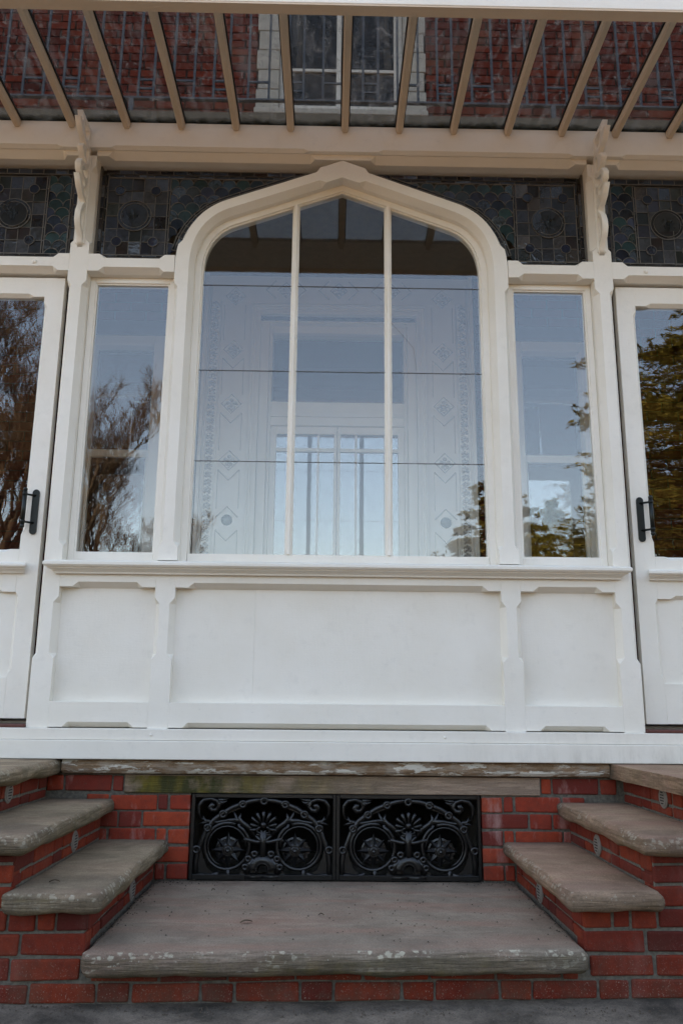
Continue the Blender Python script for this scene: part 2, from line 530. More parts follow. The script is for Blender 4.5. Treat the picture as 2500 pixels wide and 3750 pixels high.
# ------------------------------------------------------------------ verandah timber front
YF = -.09
ver = thing('verandah', 'cream painted timber verandah front with pointed arch window above the stone steps', 'verandah', (0, 0, .69))
def part(mb, name, mat=M_paint, parent=ver, **k):
    return mb.build(name, mat, parent, **k)
ZB, ZSILLB, ZSILLT = .66, 1.383, 1.456
for sx in (-1, 1):
    lo, hi = (sx * 1.447, sx * 1.347)
    outer = [(.978, 2.947)]
    outer_top = [(3.165, 3.635)]
    inner = [(.978, 1.272), (1.522, 2.947), (3.165, 3.635)]
    ivl, ivh = (outer + outer_top, inner) if sx < 0 else (inner, outer + outer_top)
    part(member('z', ZB, 3.700, min(lo, hi), max(lo, hi), YF, .045, ivl, ivh), 'post')
    # lower part of the inner post between the panels
    part(member('z', ZB, ZSILLB, *sorted((sx * .886, sx * .789)), YF, .03, [(.978, 1.272)], [(.978, 1.272)]), 'panel_post')
    # end post and wall, beyond the door
    part(member('z', ZB, 3.700, *sorted((sx * 2.42, sx * 2.33)), YF, .045, [(1.0, 2.9)], [(1.0, 2.9)]), 'post')
    # transom rails
    part(member('x', *sorted((sx * 1.347, sx * .8885)), 3.005, 3.105, YF, .04, [tuple(sorted((sx * .943, sx * 1.289)))], [tuple(sorted((sx * .943, sx * 1.289)))]), 'transom_rail')
    part(member('x', *sorted((sx * 2.33, sx * 1.447)), 3.005, 3.105, YF, .04, [tuple(sorted((sx * 1.505, sx * 2.27)))], [tuple(sorted((sx * 1.505, sx * 2.27)))]), 'transom_rail')
    MB().ball((sx * 1.628, YF, 3.052), .013, 12, 6, .7).build('stud', M_paint, ver, smooth=True)
    # head rail under the beam
    part(member('x', *sorted((sx * 2.33, sx * 1.447)), 3.700, 3.7315, YF, .04, [tuple(sorted((sx * 1.51, sx * 2.27)))], [], .031, .040), 'head_rail')
part(member('x', -1.347, 1.347, 3.700, 3.7315, YF, .04, [(-1.285, -.153), (.153, 1.285)], [], .0305, .040), 'head_rail')
ST_old = ST
part(member('x', -3.6, 3.6, 3.732, 3.892, -.118, .06, [(-2.3, -1.53), (-1.27, -.19), (.19, 1.27), (1.53, 2.3)], [], .013, .02), 'head_beam')
# panels and their rails
def P(x0, x1):
    part(member('x', x0, x1, 1.322, ZSILLB, YF, .03, [(x0 + .062, x1 - .062)], []), 'panel_rail')
    part(member('x', x0, x1, .664, .780, YF, .03, [(x0 + .065, x1 - .065)], []), 'bottom_rail')
for x0, x1 in ((-1.347, -.886), (-.789, .789), (.886, 1.347)):
    P(x0, x1)
for x0, x1 in ((-1.35, -.882), (-.793, -.4042), (-.4036, .793), (.882, 1.35)):
    part(MB().box(x0, x1, -.044, .02, .77, 1.33), 'panel')
# sill moulding
prof = [(-.02, 1.458), (-.09, 1.452), (-.150, 1.440), (-.160, 1.432), (-.160, 1.420), (-.152, 1.412), (-.140, 1.410), (-.138, 1.404), (-.124, 1.400), (-.112, 1.391), (-.110, 1.383), (-.02, 1.383)]
r0 = [[(sg * (1.357 + max(0, (-.09 - y)) * .85), y, z) for y, z in prof] for sg in (-1, 1)]
part(MB().loft(r0), 'sill', bevel=0)
# base boards
part(MB().box(-3.6, 3.6, -.112, .03, .608, .6595), 'base_board', M_base, bevel=.003)
part(MB().box(-3.6, 3.6, -.128, .03, .523, .607), 'base_board', M_base, bevel=.004)
for x in (-.86, .5):
    MB().ball((x, -.112, .632), .007, 10, 6, .7).build('stud', M_paint, ver, smooth=True)

# ---- arch frame and centre window
aw = part(MB().box(-.7525, .7525, -.0175, .03, 1.456, 1.503), 'arch_window')
I0 = [(-.8115, 1.456)]
P0, P1, P2, P3 = Vector((-.8115, 3.05)), Vector((-.8115, 3.225)), Vector((-.735, 3.345)), Vector((-.600, 3.394))
AP = 3.394 + .600 * .3717
zs = [1.522, 1.549, 2.35, 2.920, 2.947, 3.0]
path = I0 + [(-.8115, z) for z in zs]
for i in range(15):
    t = i / 14
    p = P0 * (1 - t) ** 3 + P1 * 3 * t * (1 - t) ** 2 + P2 * 3 * t * t * (1 - t) + P3 * t ** 3
    path.append((p.x, p.y))
for x in (-.45, -.30, -.160, -.123, -.097, -.05, 0.0):
    path.append((x, 3.394 + (.6 + x) * .3717))
def nrm(i):
    if i == len(path) - 1:
        return Vector((0, 1)) / .9373
    a, b = path[max(i - 1, 0)], path[min(i + 1, len(path) - 1)]
    t = Vector((b[0] - a[0], b[1] - a[1])).normalized()
    return Vector((-t.y, t.x))
def arch_pt(i, n):
    q = nrm(i)
    return (path[i][0] + q.x * n, path[i][1] + q.y * n)
def arch_half(sx):
    rings = []
    for i, (x, z) in enumerate(path):
        ci = 0.0 if (z <= 1.522 or x >= -.098) else 1.0
        co = 1.0
        if z <= 1.522 or (2.945 <= z <= 3.16) or x >= -.10:
            co = 0.0
        e = .0012
        sec = [(-.066, .03), (.075, .03), (.075, YF + CD * co + e), (.075 - .020 * co - e, YF), (-.023 * (1 - ci) + e, YF), (-.023, YF + CD * ci + e),
               (-.023, -.018), (-.056, -.018), (-.058, -.008), (-.060, -.008), (-.063, -.010), (-.066, -.006)]
        ring = []
        for n, y in sec:
            px, pz = arch_pt(i, n)
            ring.append((sx * px, y, pz))
        rings.append(ring)
    return MB().loft(rings)
for sx in (-1, 1):
    part(arch_half(sx), 'arch_frame', parent=aw)
gb = [arch_pt(i, -.058) for i in range(len(path))]
gb = gb + [(-x, z) for x, z in reversed(gb[:-1])]
rows = [(1.495, 1.9885), (1.9905, 2.4865), (2.4885, 2.9785), (2.9805, 3.7)]
cols = [(-.80, -.252), (-.252, .252), (.252, .80)]
for z0, z1 in rows:
    for x0, x1 in cols:
        pl = rclip(gb, x0, x1, z0, z1)
        part(MB().prism(pl, -.002, .002), 'pane', M_glass, aw)
for zj in (1.9895, 2.4875, 2.9795):
    for x0, x1 in ((-.749, -.266), (-.238, .238), (.266, .749)):
        part(MB().box(x0, x1, -.004, .004, zj - .0013, zj + .0013), 'glazing_joint', M_lead, aw)
def zarch(x):
    return 3.394 + (.6 - abs(x)) * .3717 - .062 / .9373
for sx in (-1, 1):
    xm = sx * .252
    zt = zarch(.252) + .01
    b = MB()
    for hw, y0 in ((.0195, -.004), (.015, -.016), (.0075, -.030)):
        b.box(xm - hw, xm + hw, y0, .025 - y0 * .1, 1.5025, zt + (y0 * .1))
    part(b, 'mullion', parent=aw, bevel=.002, seg=1)

part(MB().tube([(.262, -.0045, 2.78), (.33, -.0045, 2.70), (.385, -.0045, 2.63), (.402, -.0045, 2.50)], .0005, 4), 'crack', M_lead, aw)
# ---- side windows
def frame_rect(parent, x0, x1, z0, z1, gx0, gx1, gz0, gz1, yface=-.018, yb=.03, name='frame', mat=M_paint):
    b = MB()
    b.box(x0, gx0, yface, yb, z0, z1); b.box(gx1, x1, yface, yb, z0, z1)
    b.box(gx0, gx1, yface, yb, z0, gz0); b.box(gx0, gx1, yface, yb, gz1, z1)
    o = b.build(name, mat, parent, bevel=.002, seg=1)
    k = MB(); t = .008
    k.box(gx0, gx0 + t, yface + .008, yb - .004, gz0, gz1); k.box(gx1 - t, gx1, yface + .008, yb - .004, gz0, gz1)
    k.box(gx0 + t, gx1 - t, yface + .008, yb - .004, gz0, gz0 + t); k.box(gx0 + t, gx1 - t, yface + .008, yb - .004, gz1 - t, gz1)
    k.build('glazing_bead', mat, o if parent.type == 'EMPTY' else parent)
    return o
for sx in (-1, 1):
    x0, x1 = sorted((sx * .8785, sx * 1.3462))
    g0, g1 = sorted((sx * .922, sx * 1.316))
    f = frame_rect(ver, x0, x1, 1.4565, 3.0045, g0, g1, 1.500, 2.973, name='side_window')
    part(MB().box(g0, g1, -.002, .002, 1.5, 2.973), 'pane', M_wavy, f)

# ---- doors
def handle(door, sx, xs):
    x = sx * 1.5215
    b = MB()
    pl = []
    for k in range(9):
        a = PI * k / 8
        pl.append((x + .0175 * math.cos(a), 1.800 + .0175 * math.sin(a)))
    for k in range(9):
        a = PI + PI * k / 8
        pl.append((x + .0175 * math.cos(a), 1.604 + .0175 * math.sin(a)))
    b.prism(pl, -.0375, -.030)
    b.build('handle_plate', M_handle, door)
    h = MB()
    bx = sx * 1.563
    h.tube([(bx, -.072, 1.63), (bx, -.072, 1.80)], .0108, 10)
    for z in (1.622, 1.808):
        h.ball((bx, -.072, z), .0115, 10, 6)
    for z in (1.645, 1.785):
        h.tube([(bx, -.072, z), (bx - sx * .012, -.06, z), (x, -.036, z)], .0055, 6)
        h.tube([(bx, -.072, z - .006), (bx, -.072, z + .006)], .0128, 10)
    h.build('handle', M_handle, door, smooth=True)
for sx in (-1, 1):
    xi, xo = 1.478, 2.322
    y0, y1 = -.030, .018
    st = member('z', .700, 2.990, *sorted((sx * 1.478, sx * 1.580)), y0, y1,
                [(.905, 1.305), (1.585, 2.85)] if sx > 0 else [], [(.905, 1.305), (1.585, 2.85)] if sx < 0 else [], .016, .02)
    # the chamfer runs on the glass side of the stile
    st = member('z', .700, 2.990, *sorted((sx * 1.478, sx * 1.580)), y0, y1,
                [] if sx > 0 else [(.905, 1.305), (1.585, 2.85)], [(.905, 1.305), (1.585, 2.85)] if sx > 0 else [], .016, .02)
    door = st.build('door', M_paint, ver)
    sub = lambda b, n, m=M_paint, **k: b.build(n, m, door, **k)
    sub(member('z', .700, 2.990, *sorted((sx * 2.220, sx * 2.322)), y0, y1, [(.905, 1.305), (1.585, 2.85)] if sx > 0 else [], [(.905, 1.305), (1.585, 2.85)] if sx < 0 else [], .016, .02), 'stile')
    xa, xb = sorted((sx * 1.580, sx * 2.220))
    sub(member('x', xa, xb, 2.880, 2.990, y0, y1, [(xa + .055, xb - .055)], [], .016, .02), 'top_rail')
    sub(member('x', xa, xb, 1.300, 1.513, y0, y1, [(xa + .06, xb - .06)], [(xa + .045, xb - .045)], .016, .02), 'lock_rail')
    sub(member('x', xa, xb, .700, .890, y0, y1, [], [], .016, .02), 'bottom_rail')
    sub(MB().box(xa, xb, -.008, .012, .885, 1.305), 'panel')
    sub(MB().box(xa - .004, xb + .004, -.006, -.002, 1.505, 2.885), 'pane', M_wavy if sx < 0 else M_glass)
    dp = [(y * .8 + .042, z * .8 + .285) for y, z in prof]
    e0, e1 = 1.545, 2.26
    rr = [[(sx * (e + sg * max(0, (-.03 - y)) * .4), min(y, -.031) if y < -.028 else -.028, z) for y, z in dp] for e, sg in ((e0, -1), (e1, 1))]
    sub(MB().loft(rr), 'door_moulding')
    handle(door, sx, 0)
    part(MB().box(*sorted((sx * 1.449, sx * 2.33)), -.108, .03, .6605, .676), 'threshold', M_thresh, bevel=.003)
# verandah floor, ceiling deck, end walls
part(MB().box(-3.6, 3.6, .0315, 1.69, .60, .688), 'floor', M_floor)
part(MB().box(-3.6, 3.6, .0, 1.69, 3.985, 4.065), 'balcony_deck', M_darkwood)
part(MB().box(-3.6, 3.6, .0615, .16, 3.80, 3.984), 'ceiling_beam', M_darkwood)
for sx in (-1, 1):
    part(MB().box(*sorted((sx * 3.5, sx * 3.6)), -.05, 1.69, .689, 3.98), 'end_wall', M_paint)
    part(MB().box(*sorted((sx * 2.4205, sx * 3.499)), -.05, .03, .6605, 3.731), 'boarding', M_paint)

# ---- leaded lights
PAL_SQ = [(.20, .21, .24), (.24, .25, .27), (.16, .19, .26), (.11, .10, .13), (.22, .19, .17), (.13, .14, .16), (.09, .06, .05), (.15, .17, .15)]
PAL_SC = [(.09, .17, .19), (.08, .19, .19), (.11, .13, .22), (.13, .16, .17), (.07, .10, .16), (.09, .15, .12), (.06, .07, .10)]
PAL_BD = [(.06, .05, .06), (.09, .05, .05), (.10, .10, .13), (.05, .05, .05), (.12, .13, .16), (.07, .06, .08), (.34, .36, .40)]  # the pale last tone paints occasional glints into the border glass
def arc_out(n):
    return [arch_pt(i, n) for i in range(6, len(path))]
OUT1 = arc_out(.075)
def arch_z_at(x, n):
    """height of the offset arch at |x| (left half coordinates)"""
    pts = arc_out(n)
    x = -abs(x)
    for (xa, za), (xb, zb) in zip(pts, pts[1:]):
        if xa <= x <= xb and xb > xa:
            return za + (zb - za) * (x - xa) / (xb - xa)
    return None
class Light:
    def __init__(s, sx):
        s.sx = sx
        s.o = None
        s.came = MB()
        s.border = []
    def xf(s, a, z, y):
        return (s.sx * a, y, z)
    def piece(s, poly, pal, y=0.0, th=.0025, name='glass_piece', col=None):
        if len(poly) < 3 or area(poly) < 1.5e-4:
            return
        cx = sum(p[0] for p in poly) / len(poly); cz = sum(p[1] for p in poly) / len(poly)
        c = col or rnd.choice(pal)
        k = rnd.uniform(.22, .62)
        sh = .0018
        q = []
        for a, z in poly:
            d = math.hypot(a - cx, z - cz) or 1
            q.append((a - (a - cx) / d * sh, z - (z - cz) / d * sh))
        ta, tz = rnd.gauss(0, .035), rnd.gauss(0, .045)
        b = MB().prism(q, y - th, y + th, lambda a, z, yy: (s.sx * a, yy + (a - cx) * ta + (z - cz) * tz, z))
        b.build(name, M_stained, s.o, color=tuple(v * k for v in c))
    def line(s, pts, wd=.0036, y=-.0045):
        for (a0, z0), (a1, z1) in zip(pts, pts[1:]):
            d = Vector((a1 - a0, z1 - z0))
            if d.length < 1e-6:
                continue
            n = Vector((-d.y, d.x)).normalized() * wd / 2
            q = [(a0 + n.x, z0 + n.y), (a1 + n.x, z1 + n.y), (a1 - n.x, z1 - n.y), (a0 - n.x, z0 - n.y)]
            s.came.prism(q, y, .0045, lambda a, z, yy: s.xf(a, z, yy))
    def circle(s, ca, cz, r, wd=.005, n=20, y=-.006):
        s.line([(ca + r * math.cos(2 * PI * k / n), cz + r * math.sin(2 * PI * k / n)) for k in range(n + 1)], wd, y)
    def squares(s, a0, nx, w_, ztop, nz, h, roundel):
        for i in range(nx):
            for j in range(nz):
                x0, z1 = a0 + i * w_, ztop - j * h
                s.piece([(x0, z1 - h), (x0 + w_, z1 - h), (x0 + w_, z1), (x0, z1)], PAL_SQ)
        for i in range(nx + 1):
            s.line([(a0 + i * w_, ztop - nz * h), (a0 + i * w_, ztop)])
        for j in range(nz + 1):
            s.line([(a0, ztop - j * h), (a0 + nx * w_, ztop - j * h)])
        ca, cz, cr = roundel
        disc = lambda r, n: [(ca + r * math.cos(2 * PI * k / n), cz + r * math.sin(2 * PI * k / n)) for k in range(n)]
        s.piece(disc(cr, 24), [(.06, .05, .045)], -.0055, .001, 'roundel_ring')
        s.piece(disc(cr * .82, 24), [(.15, .15, .15)], -.0075, .001, 'roundel')
        s.circle(ca, cz, cr, .0045, 24, -.0085)
        s.circle(ca, cz, cr * .82, .003, 24, -.0100)
        # painted foliage in the roundel: strokes of dark enamel
        for k in range(7):
            t = -1.2 + k * .4
            s.piece([(ca + .01 * t - .003, cz - cr * .5), (ca + cr * .28 * t + .006, cz), (ca + cr * .45 * t, cz + cr * .5 * math.cos(t)), (ca + cr * .22 * t - .008, cz + .01)], [(.05, .055, .05)], -.0088, .0006, 'painted_leaf')
        for i in (1, nx - 1):
            for j in (1, nz - 1):
                x, z = a0 + i * w_, ztop - j * h
                s.piece([(x + .027 * math.cos(2 * PI * k / 14), z + .027 * math.sin(2 * PI * k / 14)) for k in range(14)], [(.06, .07, .13)], -.0055, .0015, 'jewel')
                s.circle(x, z, .028, .003, 14, -.0085)
    def scales(s, a0, a1, z0, z1, w_, p, keep=lambda a, z: True):
        nrow = int((z1 - z0) / p) + 2
        for j in range(nrow):
            zc = z1 - .035 - j * p
            off = (j % 2) * w_ / 2
            pal = [PAL_SC[(j * 2) % 7], PAL_SC[(j * 2 + 1) % 7], rnd.choice(PAL_SC)]
            i = 0
            while a0 + off + (i - 1) * w_ < a1 + w_:
                ca = a0 + off + (i - .5) * w_
                i += 1
                if not keep(ca, zc):
                    continue
                R = w_ / 2
                top = [(ca + R * math.cos(PI * k / 9), zc + R * math.sin(PI * k / 9)) for k in range(10)]
                bl = [(ca - R + R * math.cos(PI / 2 - PI / 2 * k / 4), zc - p + R * math.sin(PI / 2 - PI / 2 * k / 4)) for k in range(5)]
                brr = [(ca + R - R * math.cos(PI / 2 * k / 4), zc - p + R * math.sin(PI / 2 * k / 4)) for k in range(1, 5)]
                s.piece(rclip(top + bl + brr, a0, a1, z0, z1), pal)
                t2 = [(min(max(a, a0), a1), min(max(z, z0), z1)) for a, z in top]
                s.line(t2, .004)
    def strip(s, pts_in, pts_out, n0, pal=PAL_BD, name='border_glass', y=0.0):
        """pieces between two polylines"""
        for i in range(len(pts_in) - 1):
            s.piece([pts_in[i], pts_in[i + 1], pts_out[i + 1], pts_out[i]], pal, y, name=name)
            s.line([pts_in[i], pts_out[i]], .0035, y - .0045)
        s.line(pts_in, .005, y - .0047); s.line(pts_out, .005, y - .0047)
    def bar(s, x0, x1, z0, z1, n, pal=PAL_BD, horiz=False):
        A = []; B = []
        for k in range(n + 1):
            t = k / n
            if horiz:
                A.append((x0 + (x1 - x0) * t, z0)); B.append((x0 + (x1 - x0) * t, z1))
            else:
                A.append((x0, z0 + (z1 - z0) * t)); B.append((x1, z0 + (z1 - z0) * t))
        s.strip(A, B, n, pal)
    def done(s):
        s.came.build('lead_came', M_lead, s.o, kind='stuff')
ZL0, ZL1 = 3.09, 3.69
for sx in (-1, 1):
    L = Light(sx)
    # a backing rim behind the head and sides keeps the light in its rebate
    rim = MB()
    rim.box(*sorted((sx * 1.345, sx * 1.335)), -.01, .02, ZL0, ZL1); rim.box(*sorted((sx * 1.335, sx * .86)), -.01, .02, ZL0, 3.10)
    L.o = rim.build('leaded_light', M_lead, ver)
    # coordinates are given as |x| (a), growing outwards
    sq0 = .966
    L.squares(sq0, 5, .066, 3.622, 6, .0785, (1.296 - .155, 3.388, .092))
    L.bar(1.314, 1.336, 3.10, 3.64, 8); L.bar(1.297, 1.313, 3.15, 3.64, 7, [(.02, .02, .02), (.06, .06, .07)])
    L.bar(.952, .965, 3.15, 3.63, 6, [(.02, .02, .02), (.06, .06, .07)])
    L.bar(.87, 1.336, 3.105, 3.136, 7, [(.13, .16, .18), (.08, .09, .11), (.10, .12, .15)], True)
    L.bar(.87, 1.296, 3.137, 3.149, 6, [(.02, .02, .02)], True)
    L.bar(.12, 1.313, 3.646, 3.672, 16, PAL_BD, True); L.bar(.30, 1.296, 3.626, 3.6445, 12, [(.05, .05, .05), (.09, .08, .08)], True)
    def keep(a, z):
        q = arch_z_at(a, .145)
        if q is None:
            return a > .95 or (a > .93 and z > 3.25)
        return z > q - .045
    L.scales(.12, .950, 3.10, 3.622, .0785, .050, keep)
    o1, o2, o3 = arc_out(.078), arc_out(.112), arc_out(.126)
    idx = list(range(4, len(o1) - 3))
    def dense(pl):
        out = []
        for (xa, za), (xb, zb) in zip(pl, pl[1:]):
            m = max(1, int(math.hypot(xb - xa, zb - za) / .06))
            out += [(xa + (xb - xa) * k / m, za + (zb - za) * k / m) for k in range(m)]
        return out + [pl[-1]]
    pairs = [(o1[i], o2[i], o3[i]) for i in idx]
    full = []
    for k in range(len(pairs) - 1):
        m = max(1, int(math.hypot(pairs[k + 1][0][0] - pairs[k][0][0], pairs[k + 1][0][1] - pairs[k][0][1]) / .055))
        for t in range(m):
            full.append([tuple(pairs[k][j][d] + (pairs[k + 1][j][d] - pairs[k][j][d]) * t / m for d in (0, 1)) for j in range(3)])
    sel = full[::2] if len(full) > 26 else full
    neg = lambda pl: [(-a, z) for a, z in pl]
    L.strip(neg([f[0] for f in sel]), neg([f[1] for f in sel]), 0, PAL_BD + [(.16, .19, .21)], y=-.008)
    L.strip(neg([f[1] for f in sel][::2]), neg([f[2] for f in sel][::2]), 0, [(.015, .015, .015), (.03, .03, .03)], y=-.009)
    L.done()
    # light over the door
    K = Light(sx)
    rim = MB()
    rim.box(*sorted((sx * 1.458, sx * 1.449)), -.01, .02, ZL0, ZL1); rim.box(*sorted((sx * 1.458, sx * 2.33)), -.01, .02, ZL0, 3.10)
    K.o = rim.build('leaded_light', M_lead, ver)
    K.bar(1.459, 1.485, 3.10, 3.66, 8); K.bar(1.487, 1.498, 3.15, 3.66, 6, [(.02, .02, .02), (.06, .06, .07)])
    K.scales(1.500, 1.622, 3.15, 3.63, .0785, .050)
    K.bar(1.624, 1.636, 3.15, 3.63, 6, [(.02, .02, .02), (.06, .06, .07)])
    K.squares(1.637, 5, .066, 3.622, 6, .0785, (1.637 + .165, 3.388, .092))
    K.bar(1.459, 2.0, 3.105, 3.136, 8, [(.07, .06, .07), (.05, .04, .05), (.09, .09, .12)], True)
    K.bar(1.498, 2.0, 3.137, 3.149, 6, [(.02, .02, .02)], True)
    K.bar(1.459, 2.0, 3.640, 3.672, 8, [(.12, .13, .16), (.06, .06, .07)], True)
    K.bar(1.98, 2.33, 3.10, 3.672, 1, [(.05, .05, .06)])
    K.done()

# ---- carved brackets under the canopy
def curve_mesh(name, loops, half, bev, mat):
    cu = bpy.data.curves.new(name, 'CURVE')
    cu.dimensions = '2D'
    cu.fill_mode = 'BOTH'
    cu.extrude = half; cu.bevel_depth = bev; cu.bevel_resolution = 1
    for lp in loops:
        sp = cu.splines.new('POLY')
        sp.points.add(len(lp) - 1)
        for q, (a, b) in zip(sp.points, lp):
            q.co = (a, b, 0, 1)
        sp.use_cyclic_u = True
    o = bpy.data.objects.new(name, cu)
    COL.objects.link(o)
    bpy.context.view_layer.update()
    me = bpy.data.meshes.new_from_object(o.evaluated_get(bpy.context.evaluated_depsgraph_get()))
    bpy.data.objects.remove(o)
    bpy.data.curves.remove(cu)
    me.name = name
    me.materials.clear(); me.materials.append(mat)
    return me
def smooth_loop(pts, k=3):
    out = []
    n = len(pts)
    for i in range(n):
        p0, p1, p2, p3 = (Vector(pts[(i + d) % n]) for d in (-1, 0, 1, 2))
        for j in range(k):
            t = j / k
            out.append(tuple(.5 * ((2 * p1) + (p2 - p0) * t + (2 * p0 - 5 * p1 + 4 * p2 - p3) * t * t + (3 * p1 - p0 - 3 * p2 + p3) * t ** 3)))
    return out
outl = [(-.091, 3.150), (-.106, 3.172), (-.112, 3.200), (-.150, 3.222), (-.172, 3.262), (-.170, 3.310), (-.148, 3.356), (-.120, 3.384), (-.108, 3.402), (-.150, 3.412), (-.196, 3.436), (-.240, 3.484),
        (-.222, 3.492), (-.186, 3.470), (-.150, 3.462), (-.136, 3.480), (-.150, 3.506), (-.190, 3.506), (-.228, 3.520), (-.236, 3.556), (-.214, 3.588), (-.168, 3.594), (-.140, 3.604), (-.150, 3.622), (-.196, 3.630), (-.224, 3.654),
        (-.210, 3.684), (-.172, 3.694), (-.176, 3.712), (-.214, 3.722), (-.262, 3.738), (-.305, 3.780), (-.285, 3.790), (-.252, 3.786), (-.248, 3.806), (-.270, 3.838), (-.119, 3.838), (-.119, 3.7305), (-.091, 3.7305)]
holes = [smooth_loop([(-.150, 3.706), (-.118, 3.708), (-.102, 3.660), (-.122, 3.622), (-.165, 3.655)], 4),
         smooth_loop([(-.110, 3.604), (-.135, 3.582), (-.190, 3.570), (-.205, 3.545), (-.150, 3.524), (-.104, 3.550)], 4),
         smooth_loop([(-.104, 3.510), (-.122, 3.488), (-.150, 3.440), (-.128, 3.424), (-.103, 3.434)], 4),
         smooth_loop([(-.104, 3.362), (-.140, 3.326), (-.150, 3.270), (-.130, 3.240), (-.104, 3.232)], 4),
         smooth_loop([(-.140, 3.816), (-.225, 3.814), (-.215, 3.765), (-.165, 3.735), (-.136, 3.770)], 4)]
bm_ = curve_mesh('bracket', [outl] + holes, .0125, .003, M_paint)
for sx in (-1, 1):
    # local x -> world y, local y -> world z, local z -> world x
    o = bpy.data.objects.new('bracket', bm_)
    COL.objects.link(o)
    o.parent = ver
    o.matrix_parent_inverse = Matrix.Translation(-Vector(ver.location))
    o.matrix_basis = Matrix(((0, 0, 1, sx * 1.397), (1, 0, 0, 0), (0, 1, 0, 0), (0, 0, 0, 1)))
    bb = MB().box(sx * 1.397 - .026, sx * 1.397 + .026, -.0985, -.0905, 3.158, 3.695)
    bb.build('bracket_back', M_paint, o if False else ver, bevel=.004)

# ------------------------------------------------------------------ glass canopy
can = thing('glass_canopy', 'glazed lean-to canopy with cream rafters over the verandah front', 'canopy', (0, -.14, 3.85))
RX = [-.29 + .2995 * k for k in range(-7, 10)]
YO = -1.076
for x in RX:
    b = MB()
    q = [(-.019, 3.862), (-.012, 3.850), (.012, 3.850), (.019, 3.862), (.019, 3.9005), (-.019, 3.9005)]
    rings = [[(x + a, y, z) for a, z in q] for y in (-.121, YO)]
    b.loft(rings)
    # birdsmouth tail that runs on over the beam
    b.box(x - .019, x + .019, -.1205, .05, 3.8935, 3.9005)
    b.build('rafter', M_rafter, can)
    e_ = MB()
    for sg in (-1, 1):
        e_.box(x + sg * .0192, x + sg * .0255, YO, -.1215, 3.888, 3.9005)
    e_.build('gap_shadow_line', M_dark, can)  # dark strips painted for the shadow gap between rafter and glass
    # thin dark glazing bar on top
    MB().box(x - .011, x + .011, YO, .04, 3.9065, 3.916).build('glazing_strip', M_dark, can)
for xa, xb in zip(RX, RX[1:]):
    MB().box(xa + .004, xb - .004, YO - .005, .05, 3.9015, 3.9060).build('roof_pane', M_roofglass, can)
MB().box(RX[0] - .03, RX[-1] + .03, -1.135, -1.0765, 3.702, 3.93).build('fascia', M_paint, can, bevel=.004)
MB().box(RX[0] - .03, RX[-1] + .03, -1.133, -1.078, 3.694, 3.7015).build('soffit_shade_strip', M_rafter, can)  # strip added to carry the fascia's underside shade in its tan colour

# ------------------------------------------------------------------ balcony railing
rail = thing('balcony_railing', 'grey iron balcony railing with small square rungs behind the glass canopy', 'railing', (0, .15, 4.07))
for z, h in ((4.262, .014), (5.02, .016)):
    MB().box(-2.58, 2.58, .138, .162, z, z + h).build('rail', M_irongrey, rail, bevel=.003)
bx = []
x = -2.55
seq = [.1235, .1165, .09, .117]
k = 2
while x < 2.56:
    bx.append((x, k % 4)); x += seq[k % 4] * .995; k += 1
for (x, t), (x2, t2) in zip(bx, bx[1:]):
    MB().box(x - .0065, x + .0065, .1435, .1565, 4.277, 5.019).build('bar', M_irongrey, rail)
    rg = {0: [4.395], 2: [4.397, 4.337], 1: [], 3: []}[t]
    for z in rg:
        MB().box(x + .007, x2 - .007, .145, .155, z - .006, z + .006).build('rung', M_irongrey, rail)
for x in (-2.5, -1.25, 0, 1.25, 2.5):
    MB().box(x - .013, x + .013, .1375, .1625, 4.066, 4.2615).build('foot', M_irongrey, rail)

# ------------------------------------------------------------------ brick helper
BM = {}
def brick_mesh(dx, dy, dz, mat, var=0):
    key = (round(dx, 3), round(dy, 3), round(dz, 3), mat.name, var)
    if key not in BM:
        r2 = random.Random(hash(key[:3]) % 1000 + var)
        b = MB().box(-dx / 2, dx / 2, -dy / 2, dy / 2, -dz / 2, dz / 2)
        b.v = [tuple(c + r2.uniform(-.0028, .0028) for c in p) for p in b.v]
        BM[key] = b.mesh('brick', mat, bevel=min(.006, dz * .2), seg=2)
    return BM[key]
def brick(parent, x0, x1, y0, y1, z0, z1, mat=None, rot=0.0):
    x0, x1 = sorted((x0, x1)); y0, y1 = sorted((y0, y1))
    me = brick_mesh(x1 - x0, y1 - y0, z1 - z0, mat or M_brick, rnd.randrange(3))
    return link('brick', me, parent, ((x0 + x1) / 2, (y0 + y1) / 2 + rnd.uniform(-.0015, .0015), (z0 + z1) / 2), (0, 0, rot) if rot else None)
J = .009

